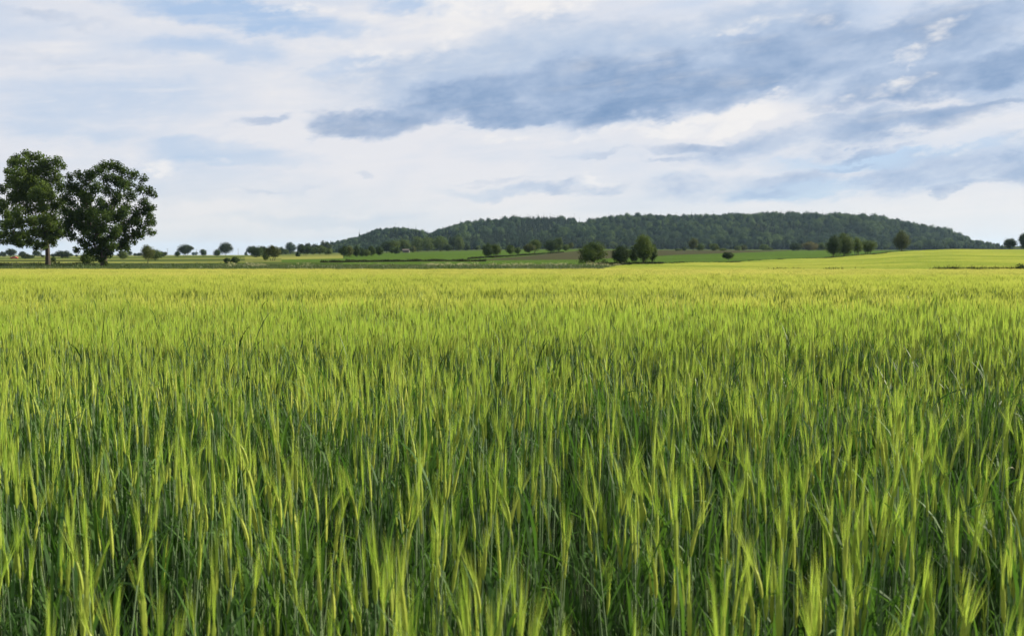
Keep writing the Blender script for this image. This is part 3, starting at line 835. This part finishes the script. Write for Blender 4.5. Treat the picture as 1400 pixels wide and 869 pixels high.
# (photo column, foot row, width, height in photo pixels, shape, foliage, label[, depth])
TREES = [
    (0, 352, 6, 6, 'round', 'far', 'half tree cut by the left edge on the far field line'),
    (6.5, 352, 8, 7.5, 'round', 'far', 'small round tree left of a bigger one, far left skyline'),
    (16, 352, 13, 10.5, 'round', 'far', 'largest round tree on the far left skyline, above the red car'),
    (32, 352, 9, 7.5, 'round', 'far', 'small tree touching a low wide bush, far left skyline'),
    (38.5, 354, 14, 6.5, 'bush', 'far', 'low wide dark bush in front of the far left skyline'),
    (52, 351.5, 11, 8, 'round', 'far', 'ragged tree under the low boughs of the leftmost big tree'),
    (60, 351.7, 4, 2.5, 'bush', 'far', 'tiny bush just left of the bare big trunk'),
    (74, 351.3, 6, 4.5, 'bush', 'far', 'small round bush just right of the bare big trunk'),
    (86.5, 353, 18, 9.5, 'bush', 'far', 'wide dome shaped dark tree between the two big trunks'),
    (99, 351.2, 4, 4.3, 'round', 'far', 'tiny tree right of the dome shaped tree'),
    (106, 351, 3, 2.8, 'bush', 'far', 'tiniest bush on the skyline below the broad tree'),
    (74, 360, 6, 8.5, 'round', 'dark', 'slim young tree beside the bare trunk of the tall tree'),
    (121, 361.5, 17, 16, 'bush', 'mid', 'leafy bush at the left foot of the broad spreading tree', 176),
    (169, 354.5, 14, 10.5, 'bush', 'mid', 'rounded bush standing right of the broad spreading tree'),
    (178.5, 350, 6, 6, 'round', 'far', 'small far tree right behind the rounded bush'),
    (186, 350, 6, 3.5, 'bush', 'far', 'low far bush between the rounded bush and the pale leaning tree'),
    (192, 350, 7, 4, 'bush', 'far', 'low far bush hidden against the pale leaning tree'),
    (203, 359, 15, 20.5, 'round', 'olive', 'pale olive tree on a visible short trunk in the pasture'),
    (214, 356, 15, 13.5, 'bush', 'mid', 'bushy tree right behind the pale olive tree'),
    (222.5, 351.3, 8, 6.5, 'bush', 'far', 'dark bush right of the bushy pair in the pasture'),
    (227, 350, 5, 5, 'round', 'far', 'small far tree beyond the pasture bush'),
    (243.5, 351, 7, 7, 'bush', 'dark', 'dark bush left against the open forked tree'),
    (254.5, 350.5, 20, 15, 'multi', 'far', 'open crowned tree with sky between its forked stems'),
    (267, 349.2, 7, 4.5, 'bush', 'far', 'low bush right of the open forked tree'),
    (278.5, 350, 8, 8.5, 'bush', 'dark', 'lone egg shaped bush on the skyline'),
    (298, 350, 9, 8, 'bush', 'dark', 'dark bush left of the umbrella shaped tree'),
    (309.5, 349.8, 17, 16, 'round', 'far', 'umbrella shaped tree with drooping right side on the skyline'),
    (312.5, 360, 11, 6.5, 'bush', 'dark', 'lower dark thorn bush in the grass, left one of a touching pair'),
    (322, 360.5, 11, 8.7, 'bush', 'dark', 'taller dark thorn bush in the grass, right one of a touching pair'),
    (337, 348.8, 4, 4.5, 'cone', 'far', 'small pointed conifer at the left end of the tree belt'),
    (344.5, 349, 13, 11, 'round', 'dark', 'dark tree at the left end of the tree belt'),
    (352, 352, 15, 13.5, 'bush', 'dark', 'bushy tree in front of the left end of the belt'),
    (361, 350, 14, 12, 'round', 'dark', 'tree behind the pale two stemmed tree of the belt'),
    (373.5, 356.5, 19, 18, 'multi', 'olive', 'pale two stemmed tree in front of the belt by the yellow strip'),
    (364, 356, 8, 11, 'bush', 'mid', 'narrow bush at the left side of the pale two stemmed tree'),
    (386, 348.3, 9, 9.5, 'bush', 'dark', 'dark bush left of the tallest tree of the belt'),
    (391.5, 348, 7, 6.5, 'bush', 'mid', 'small bush at the foot of the tallest belt tree'),
    (398, 347, 13, 14, 'bush', 'dark', 'tallest dense tree of the belt left of the hill'),
    (408, 350.5, 6, 6.5, 'cone', 'dark', 'small pointed bush in the pasture before the orchard row'),
    (418, 349.5, 16, 11.5, 'multi', 'dark', 'first tree of the orchard row, on visible stems'),
    (428.5, 349, 13, 10.5, 'round', 'dark', 'middle tree of the orchard row'),
    (438, 348.8, 15, 11.5, 'round', 'mid', 'fullest tree of the orchard row beside the yellow field'),
    (449.5, 348.5, 10, 8.5, 'bush', 'mid', 'low rounded tree ending the orchard row at the yellow field'),
    (470, 352, 12, 14, 'bush', 'dark', 'dark tree at the corner of yellow and green fields'),
    (478, 351.8, 10, 13.5, 'bush', 'olive', 'paler tree second in the field corner clump'),
    (487.5, 351.3, 10, 13.5, 'bush', 'dark', 'upright dark tree in the middle of the field corner clump'),
    (494.5, 351, 9, 11, 'bush', 'dark', 'dark tree right of the upright one in the field corner clump'),
    (501.5, 350.5, 9, 8.5, 'bush', 'mid', 'lowest bush of the field corner clump'),
    (508, 350.2, 11, 12.5, 'bush', 'dark', 'broad tree near the right end of the field corner clump'),
    (518.5, 349.5, 11, 11, 'bush', 'dark', 'rounded tree closing the field corner clump on the right'),
    (536, 347.6, 7, 8.5, 'round', 'mid', 'small tree beside a dark bush left of the grey shed'),
    (543, 347.5, 8.5, 8, 'bush', 'dark', 'dark bush close to the left side of the grey shed'),
    (529, 344.8, 13, 13, 'round', 'dark', 'tree behind the gap left of the grey shed', 700),
    (540, 344.6, 14, 14, 'round', 'mid', 'tree behind the small tree left of the grey shed', 700),
    (552.5, 344.3, 15, 14.5, 'round', 'mid', 'light green tree rising behind the grey shed', 720),
    (565, 345.2, 8, 8.5, 'bush', 'olive', 'small round bush right of the grey shed'),
    (571.5, 344, 17, 18, 'bush', 'light', 'left one of two tall light green trees at the hill foot'),
    (585, 343.8, 16, 18.5, 'bush', 'light', 'right one of two tall light green trees at the hill foot'),
    (602, 343.5, 19, 17.5, 'bush', 'light', 'broad light green tree with a bush on its right flank'),
    (612.5, 343.3, 11, 8, 'bush', 'dark', 'low dark bush on the right flank of the broad light green tree'),
    (620, 342.8, 13, 16.5, 'bush', 'dark', 'dark tree joined to a taller neighbour at the hill foot'),
    (628.5, 342.7, 11, 18.5, 'bush', 'mid', 'taller neighbour of the dark tree at the hill foot'),
    (638, 342.4, 9, 6.5, 'bush', 'dark', 'low bush right of the dark pair at the hill foot'),
    (654, 342, 5, 6, 'round', 'light', 'pale little tree in the gap at the hill foot'),
    (661.5, 342, 6, 6.5, 'round', 'light', 'pale little tree behind the black two part tree'),
    (667.5, 352.2, 13, 17.5, 'bush', 'dark', 'dark leafy left half of the two part tree at the brown field corner'),
    (677.5, 352.2, 13, 16.5, 'multi', 'mid', 'right half of the two part tree, on thin stems'),
    (698.5, 349, 13, 12, 'round', 'mid', 'low round tree second along the brown field edge'),
    (707.5, 348.5, 8, 9.5, 'round', 'mid', 'small tree close right of the low round tree'),
    (724, 346.8, 15, 12, 'round', 'olive', 'olive tree in front of a taller one on the brown field edge'),
    (731, 346.3, 15, 16, 'round', 'mid', 'taller tree behind the olive tree on the brown field edge'),
    (752, 345.5, 17, 16, 'bush', 'dark', 'broad dark tree high on the brown field edge'),
    (763, 344, 11, 17, 'bush', 'mid', 'knobbly taller tree right of the broad dark tree'),
    (773, 343.3, 10, 8.5, 'bush', 'mid', 'small bush near the top of the brown field edge'),
    (780, 342, 8, 9, 'round', 'olive', 'uppermost small tree of the brown field edge'),
    (810, 363, 38, 31, 'willow', 'mid', 'big dense dome shaped willow bush at the edge of the barley', 203),
    (849, 361.5, 25, 24, 'bush', 'dark', 'rounded dark tree between the willow bush and the tallest of the group', 206),
    (866, 361, 12, 21, 'round', 'dark', 'slim tree leaning against the tallest of the group', 208),
    (879.5, 361, 25, 37, 'tall', 'light', 'tallest light topped tree of the middle group', 210),
    (892, 360, 11, 22, 'round', 'mid', 'thin loose tree at the right side of the tallest one', 212),
    (838, 339.5, 10, 8, 'round', 'mid', 'small tree beyond the ploughed field above the dark tree'),
    (864, 340, 9, 3.5, 'bush', 'light', 'low pale bush beyond the ploughed field'),
    (927, 343, 8, 3, 'bush', 'light', 'low pale bush at the wood edge, left of a tiny dark one'),
    (935, 343, 5, 5, 'bush', 'dark', 'tiny dark bush at the foot of the wood'),
    (947, 343, 11, 16, 'round', 'olive', 'olive tree standing out from the wood edge'),
    (956.5, 343, 10, 9, 'bush', 'light', 'pale bush at the right foot of the olive wood edge tree'),
    (975.5, 343, 12, 9, 'bush', 'mid', 'round bush alone at the wood edge, right of the pale bush'),
    (988, 343, 10, 3.2, 'bush', 'light', 'flat pale bush right of the lone round bush at the wood edge'),
    (1008, 342.5, 9, 6, 'bush', 'mid', 'left one of two joined bushes at the wood edge'),
    (1016, 342.4, 9, 6.5, 'bush', 'olive', 'right one of two joined bushes at the wood edge'),
    (1043, 342.5, 12, 8, 'bush', 'light', 'pale bush above the middle of the bright green field'),
    (1051, 342.5, 8, 4, 'bush', 'mid', 'small bush right of the pale bush above the bright green field'),
    (995, 357.8, 13.5, 11.5, 'thorn', 'dark', 'lone short stemmed thorn tree standing in the bright green field', 268),
    (1087, 343, 15, 10, 'bush', 'dark', 'dark left part of the brownish thicket at the wood edge'),
    (1105, 342.7, 22, 11.5, 'bush', 'brown', 'broad brownish thicket at the wood edge left of the four trees'),
    (1121, 342.5, 13, 9.5, 'bush', 'mid', 'green right end of the brownish thicket at the wood edge'),
    (1138.5, 353.5, 19, 27.5, 'oval', 'dark', 'dark egg crowned tree, front one of the four in the green field', 318),
    (1153, 352, 23, 31, 'oval', 'mid', 'tallest sunlit tree of the four in the green field', 326),
    (1170.5, 348, 14, 20, 'multi', 'light', 'thin light tree with bare stems, third of the four', 338),
    (1185, 346.8, 21, 17, 'multi', 'light', 'low spreading tree at the right end of the four', 345),
    (1231.5, 344, 21, 27, 'oval', 'olive', 'lone stout tree on the crest between green field and barley', 392),
    (1273, 340.8, 14, 4.5, 'bush', 'brown', 'brownish bush at the left end of the crest hedge'),
    (1284, 340.8, 12, 5, 'bush', 'mid', 'green bush in the middle of the crest hedge'),
    (1294, 340.6, 12, 4.5, 'bush', 'light', 'yellowish bush at the right end of the crest hedge'),
    (1356, 341.5, 5, 3.5, 'bush', 'brown', 'tiny brownish shrub on the crest left of the round tree'),
    (1379, 341.5, 15, 13.5, 'round', 'dark', 'lone round dark tree on the crest near the right edge', 480),
    (1399, 341.5, 14, 21, 'tall', 'dark', 'taller dark tree cut off by the right edge', 480),
    (1397, 366.8, 16, 4.2, 'bush', 'dark', 'low dark bush in the ditch at the right edge', 99.5),
    (412, 347, 10, 12, 'round', 'far', 'far dark tree right behind the tallest belt tree', 1000),
    (422, 346.5, 11, 12.5, 'round', 'far', 'far dark tree above the first orchard tree', 1000),
    (431, 346.3, 9, 11.5, 'bush', 'far', 'far dark tree above the middle orchard tree', 1000),
    (442, 346, 8, 14.5, 'round', 'far', 'far dark tree where the hill slope begins', 1000),
    (449, 346, 9, 13, 'round', 'far', 'far dark tree leaning into the hill slope', 1000),
]

def gen_lobes(shape, w, h, g):
    """boughs of a crown w wide and h high (metres)"""
    out = []
    if shape == 'cone':
        for i in range(9):
            t = i / 8; out.append((g.normal(0, .05 * w), g.normal(0, .05 * w), h * (.12 + .82 * t), w * .5 * (1.02 - .85 * t)))
        return out, h * .1
    lo, hi, n, rel = {'round': (.12, 1, 18, .30), 'bush': (.0, 1, 19, .30), 'multi': (.16, 1, 17, .26), 'tall': (.06, 1, 22, .29),
                      'willow': (.0, 1, 30, .24), 'oval': (.06, 1, 24, .27), 'thorn': (.2, 1, 14, .32)}[shape]
    cz, rz = h * (lo + hi) / 2, h * (hi - lo) / 2
    rx = w / 2
    for i in range(n):
        d = g.normal(size=3); d /= np.linalg.norm(d)
        f = g.uniform(.55, 1.0) if i else .1
        r = rel * min(w, (hi - lo) * h * 1.15) * g.uniform(.55, 1.35) * .95
        px = d[0] * max(0, rx - r * .85) * f; py = d[1] * max(0, rx - r * .85) * f
        # narrower at the top for bushes and ovals, flat below for round crowns
        pz = cz + d[2] * max(0, rz - r * .8) * f
        if shape in ('bush', 'willow') and pz < cz: px, py = px * 1.12, py * 1.12
        if shape == 'tall' and pz > cz + .3 * rz: px, py = px * .75, py * .75
        out.append((px, py, pz, r))
    # make sure of the top, the sides
    r = rel * min(w, h) * .62
    out += [(g.normal(0, .1 * w), 0, h * hi - r, r), (rx - r, 0, cz + g.normal(0, .2) * rz, r), (-rx + r, 0, cz + g.normal(0, .2) * rz, r)]
    if shape == 'willow':
        out += [(-rx + 1.1 * r, .1, r, r), (rx - 1.2 * r, .1, r, r), (0, -.3, r, r)]
    A = np.array(out)
    x0, x1 = (A[:, 0] - A[:, 3]).min(), (A[:, 0] + A[:, 3]).max(); z0, z1 = (A[:, 2] - A[:, 3]).min(), (A[:, 2] + A[:, 3]).max()
    kx = w / (x1 - x0); kz = h * (hi - lo) / (z1 - z0)
    A[:, 0] = (A[:, 0] - (x0 + x1) / 2) * kx; A[:, 1] *= kx; A[:, 2] = h * lo + (A[:, 2] - z0) * kz; A[:, 3] *= (kx + kz) / 2
    return [tuple(r) for r in A], h * max(.1, lo * .8)

def trees():
    for k, t in enumerate(TREES):
        col, row, w, h, shape, fol, lbl = t[:7]
        g = np.random.default_rng(3000 + k)
        d = t[7] if len(t) > 7 else depth_of(col, row)
        x, y = at_px(col, d); z = gz(x, y); s = d / F
        row0 = HOR + (EYE - z) * F / d
        hh = (row0 - (row - h)) * s          # crown top where the photo has it
        hh = max(hh, .5 * h * s)
        lobes, fork = gen_lobes(shape, w * s * (1.32 if w < 20 else 1.18), hh * (1.2 if w < 20 else 1.12), g)
        bush = shape in ('bush', 'willow') and hh < 4.2 * 3
        n = int(np.clip(w * h * 22, 450, 24000)); size = max(1.15 * s, .22)
        n = int(n * (1.15 * s / size) ** 2 * 1.0) if size > 1.15 * s else n
        tr = max(.05, hh * .022)
        name = {'cone': 'conifer_tree', 'bush': 'bush', 'willow': 'willow_bush', 'thorn': 'thorn_tree'}.get(shape, 'broadleaf_tree')
        cat = 'bush' if name in ('bush', 'willow_bush') else 'tree'
        if 'tree' in lbl.split() and name == 'bush': name, cat = 'broadleaf_tree', 'tree'
        if 'bush' in lbl.split()[:6] and shape == 'cone': name, cat = 'bush', 'bush'
        r0 = tree(name, lbl, cat, (x, y, z), lobes, fork, tr, tr * 1.5, max(n, 300), size, K[fol], g, shell=.2, rnd=.55)
        if shape == 'multi':                  # extra stems beside the main one
            mb = Mesher()
            tk = [c for c in r0.children if c.name.startswith('trunk')][0]
            for q in (-1, 1):
                b = np.array([q * w * s * .10, g.normal(0, .05) * w * s, -.2]); tp = np.array([q * w * s * .27, g.normal(0, .1) * w * s, hh * .55])
                mb.tube([b, b * .5 + tp * .5, tp], [tr, tr * .85, tr * .5], 6, 0)
            o = link('stem', mb.data('stem', [M_BARK]), parent=r0)

# ------------------------------------------------------------------ the wooded hill
RIDGE_C = [395, 440, 480, 520, 545, 575, 590, 600, 640, 700, 760, 782, 796, 830, 900, 1000, 1100, 1180, 1220, 1260, 1290, 1320, 1345, 1375, 1420]
RIDGE_R = [345, 336, 323, 311, 308, 313, 316.5, 310, 300, 297, 295, 295, 300, 295, 293, 290.5, 289.5, 291, 298, 308, 315, 325, 334, 341, 344]
D_FOOT, D_RIDGE, D_BACK = 1330.0, 1900.0, 2700.0
def hill_z(c, d):
    x = (c - 700) / F * d
    zb = ground_z(x, d)
    zr = EYE + (HOR - (np.interp(c, RIDGE_C, RIDGE_R) + np.interp(c, [440, 500, 1280, 1330, 1385], [5, 10, 11, 6, 5]))) * D_RIDGE / F
    zb0 = ground_z((c - 700) / F * D_FOOT, np.full_like(d, D_FOOT))
    s = np.clip((d - D_FOOT) / (D_RIDGE - D_FOOT), 0, 1)
    up = zb0 + np.maximum(0, zr - zb0) * (.25 * s + .75 * s * s * (3 - 2 * s))
    sb = np.clip((d - D_RIDGE) / (D_BACK - D_RIDGE), 0, 1)
    z = up * (1 - sb * sb * (3 - 2 * sb)) + (zb - 3) * (sb * sb * (3 - 2 * sb))
    gl = np.interp(s, [0, .25, 1], [672, 700, 796])      # the ride that climbs the slope
    z = z - 9 * np.exp(-((c - gl) / 14) ** 2) * np.clip(s * 3, 0, 1) * (1 - sb)
    x2 = vnoise(x, d, 80, 80, 71) * 7 + vnoise(x, d, 190, 150, 72) * 9
    z = z + x2 * np.clip(s * 2, 0, 1) * np.clip((1 - s) * 4, 0, 1)
    return np.where(s <= 0, zb - .3, z)
def hill():
    cs = np.linspace(380, 1430, 260); ds = np.concatenate([np.linspace(D_FOOT, D_RIDGE, 50), np.linspace(D_RIDGE + 30, D_BACK, 20)])
    Cg, Dg = np.meshgrid(cs, ds, indexing='ij')
    Z = hill_z(Cg.ravel(), Dg.ravel()).reshape(Cg.shape)
    V = np.stack([(Cg - 700) / F * Dg, Dg, Z], -1).reshape(-1, 3)
    n, m = Cg.shape; idx = np.arange(n * m).reshape(n, m)
    Fq = np.stack([idx[:-1, :-1], idx[1:, :-1], idx[1:, 1:], idx[:-1, 1:]], -1).reshape(-1, 4)
    mesh_obj('hill', V, Fq, [M_DARKLINE], None, True, kind='structure', label='long low hill behind the fields', cat='hill')
    mats = [leaf_mat('wood_leaf', (.013, .033, .012), (.080, .125, .036), .2, .8, .03, .40, .10, hue=(.010, (.024, .046, .022), .8)),
            leaf_mat('wood_needle', (.014, .028, .012), (.030, .046, .018), .05, .8, .03, .2, .2)]
    protos = []
    for i in range(9):
        g = np.random.default_rng(900 + i)
        lob, _ = gen_lobes('oval' if i % 3 else 'bush', g.uniform(9.5, 14.5), g.uniform(10, 14), g)
        V, Fq = leaf_cloud(lob, 1500, 1.05, g, .45, 1.0, .22)
        protos.append(mesh_data('wood_tree_%02d' % i, V, Fq, [mats[0]]))
    for i in range(4):
        g = np.random.default_rng(950 + i)
        H = g.uniform(17, 22); lob = [(0, 0, H * t, 3.4 * (1.05 - t)) for t in np.linspace(.1, .97, 12)]
        V, Fq = leaf_cloud(lob, 700, 1.1, g, .4, .7)
        protos.append(mesh_data('wood_conifer_%02d' % i, V, Fq, [mats[1]]))
    g = np.random.default_rng(41)
    # jittered grid over the slope
    sp = 9.2
    xs = np.arange(-460, 960, sp); ys = np.arange(D_FOOT - 45, D_RIDGE + 130, sp)
    Xg, Yg = np.meshgrid(xs, ys); x = Xg.ravel() + g.uniform(-.45, .45, Xg.size) * sp; y = Yg.ravel() + g.uniform(-.45, .45, Xg.size) * sp
    c = 700 + F * x / y
    foot = D_FOOT - 20 + 28 * vnoise(x, y * 0, 60, 1, 73)
    k = (y > foot) & (c > 428) & (c < 1385)
    k &= (np.interp(c, RIDGE_C, RIDGE_R) < 340) | (y < D_FOOT + 60)
    s = (y - D_FOOT) / (D_RIDGE - D_FOOT)
    gl = np.interp(s, [0, .25, 1], [672, 700, 796])
    k &= ~((np.abs(c - gl - 3) < 4) & (s > .12) & (s < .97))
    x, y, c, s, gl = (v[k] for v in (x, y, c, s, gl))
    z = hill_z(c, y); n = len(x)
    con = (g.uniform(size=n) < .05)
    con |= (c < gl - 2) & (c > gl - 48) & (s < 1.0) & (s > .0) & (g.uniform(size=n) < .9)     # plantation beside the ride
    con |= (s > .86) & (c > 880) & (c < 1230) & (g.uniform(size=n) < .40)                      # spires along the crest
    con |= (s < .13) & (c > 690) & (c < 960) & (g.uniform(size=n) < .7)
    con |= (vnoise(x, y, 110, 70, 75) > .55) & (g.uniform(size=n) < .5)
    young = (c > gl + 2) & (c < gl + 40) & (s < .95)
    pick = np.where(con, g.integers(9, 13, n), g.integers(0, 9, n))
    sc = np.where(con, g.uniform(.72, 1.05, n), 0.50 + .95 * g.uniform(0, 1, n) ** 1.8 + .12 * vnoise(x, y, 45, 40, 77)); sc = np.where(young & ~con, sc * .75, sc)
    sc = np.where(c < 620, np.minimum(sc, .95), sc)
    sc *= np.where(con & (s > .86), .85, 1) * np.interp(c, [440, 500, 1280, 1330, 1385], [.55, .9, 1, .55, .42])
    print('wood trees', n)
    RO = np.stack([np.zeros(n), np.zeros(n), g.uniform(0, 6.28, n)], -1)
    scatter('hill_woods', np.stack([x, y, z - .5], -1), RO, np.stack([sc, sc, sc * g.uniform(.9, 1.15, n)], -1), pick, protos,
            'dark mixed wood covering the whole hill', 'woods')

# ------------------------------------------------------------------ small man-made things
def simple(name, col, rough=.6, metal=0.0):
    m, nt, out = new_mat(name)
    tc = nt.nodes.new('ShaderNodeTexCoord'); n = noise(nt, tc.outputs['Object'], 2.0, 4, .6)
    b = nt.nodes.new('ShaderNodeBsdfPrincipled'); nt.links.new(mixc(nt, n.smooth(.3, .7), tuple(v * .8 for v in col), col), b.inputs[0])
    b.inputs['Roughness'].default_value = rough; b.inputs['Metallic'].default_value = metal
    nt.links.new(b.outputs[0], out.inputs[0]); return m
def prism(prof, y0, y1):
    """side profile (x, z) swept across y"""
    n = len(prof); V = [(x, y0, z) for x, z in prof] + [(x, y1, z) for x, z in prof]
    Fc = [tuple(range(n)), tuple(range(2 * n - 1, n - 1, -1))] + [(i, i + n, (i + 1) % n + n, (i + 1) % n) for i in range(n)]
    return V, Fc
def small_things():
    # red car far out on the left
    red, glass, rub, lampm = simple('red_paint', (.50, .07, .045), .35), simple('dark_glass', (.03, .035, .04), .15), simple('tyre_rubber', (.02, .02, .02), .8), simple('lamp_glass', (.7, .68, .6), .2)
    d = 560; x, y = at_px(20.5, d); z = gz(x, y)
    root = link('parked_car', None, loc=(x, y, z), label='small red car parked in the far field at the left edge', cat='car')
    root.rotation_euler = (0, 0, R(8))
    V, Fc = prism([(-1.95, .32), (-1.95, .72), (-1.25, .86), (-.55, 1.38), (.75, 1.42), (1.5, .98), (1.95, .9), (1.98, .32)], -.82, .82)
    link('body', mesh_data('body', V, Fc, [red]), parent=root)
    for sy in (-1, 1):
        V, Fc = prism([(-1.05, .90), (-.5, 1.30), (.7, 1.33), (1.25, .98), (.6, .92)], sy * .825, sy * .835)
        link('window', mesh_data('window', V, Fc, [glass]), parent=root)
        for sx in (-1.2, 1.25):
            mb = Mesher(); mb.tube([np.array([sx, sy * .62, .32]), np.array([sx, sy * .70, .32]), np.array([sx, sy * .84, .32]), np.array([sx, sy * .842, .32])], [.001, .32, .32, .001], 14, 0)
            link('wheel', mb.data('wheel', [rub]), parent=root)
    # grey shed at the hill foot
    wallm, roofm = simple('cream_render', (.11, .10, .09), .8), simple('grey_roof', (.085, .07, .06), .8)
    d = 690; x, y = at_px(555.5, d); z = gz(x, y)
    root = link('farm_shed', None, loc=(x, y, z), label='small grey farm shed among trees at the hill foot', cat='shed')
    V, Fc = prism([(-2, 0), (2, 0), (2, 1.6), (0, 2.5), (-2, 1.6)], -2.2, 2.2)
    V = [(p[1], p[0], p[2]) for p in V]
    link('wall', mesh_data('wall', V, [f[::-1] for f in Fc], [wallm]), parent=root)
    for q in (-1, 1):
        V = [(-2.4, 0, 2.58), (2.4, 0, 2.58), (2.4, q * 2.3, 1.55), (-2.4, q * 2.3, 1.55)]
        V += [(a, b, c - .08) for a, b, c in V]
        link('roof', mesh_data('roof', V, [(0, 1, 2, 3), (7, 6, 5, 4), (0, 4, 5, 1), (1, 5, 6, 2), (2, 6, 7, 3), (3, 7, 4, 0)], [roofm]), parent=root)
    V = [(-.5, -2.03, 0), (.5, -2.03, 0), (.5, -2.03, 1.4), (-.5, -2.03, 1.4)]; V += [(a, b + .02, c) for a, b, c in V]
    link('door', mesh_data('door', V, [(0, 1, 2, 3), (7, 6, 5, 4), (0, 4, 5, 1), (1, 5, 6, 2), (2, 6, 7, 3), (3, 7, 4, 0)], [simple('door_wood', (.10, .07, .05), .8)]), parent=root)
    # poles on the skyline
    wood = simple('grey_wood', (.12, .11, .10), .8)
    for col, h, lbl in ((230, 7.6, 'tall thin pole on the skyline left of the open forked tree'), (269.5, 6.6, 'thin pole on the skyline behind the open forked tree'),
                        (326.5, 7.0, 'thin pole on the skyline right of the umbrella shaped tree')):
        d = 1000; x, y = at_px(col, d); z = gz(x, y)
        root = link('utility_pole', None, loc=(x, y, z), label=lbl, cat='pole', group='utility poles along the skyline')
        mb = Mesher(); mb.tube([np.array([0, 0, -.3]), np.array([0, 0, h])], [.16, .12], 8, 0); link('post', mb.data('post', [wood]), parent=root)
        mb = Mesher(); mb.tube([np.array([-.9, 0, h - .4]), np.array([.9, 0, h - .4])], [.06, .06], 6, 0); link('crossarm', mb.data('crossarm', [wood]), parent=root)

def haze():
    m = bpy.data.materials.new('haze_air'); m.use_nodes = True; nt = m.node_tree; nt.nodes.clear()
    out = nt.nodes.new('ShaderNodeOutputMaterial'); v = nt.nodes.new('ShaderNodeVolumePrincipled')
    v.inputs['Color'].default_value = (.50, .74, 1.0, 1); v.inputs['Density'].default_value = HAZE; v.inputs['Anisotropy'].default_value = .2
    nt.links.new(v.outputs[0], out.inputs['Volume'])
    a, z0, z1 = 14000, -60, 150
    V = [(x, y, z) for z in (z0, z1) for x, y in ((-a, -a), (a, -a), (a, a), (-a, a))]
    Fc = [(3, 2, 1, 0), (4, 5, 6, 7), (0, 1, 5, 4), (1, 2, 6, 5), (2, 3, 7, 6), (3, 0, 4, 7)]
    mesh_obj('haze', V, Fc, [m], kind='stuff', label='thin pale haze in the air over the fields', cat='haze')
HAZE = .00004

for fn in (haze, hill, big_trees, trees, small_things, verges, far_barley, barley):
    fn()
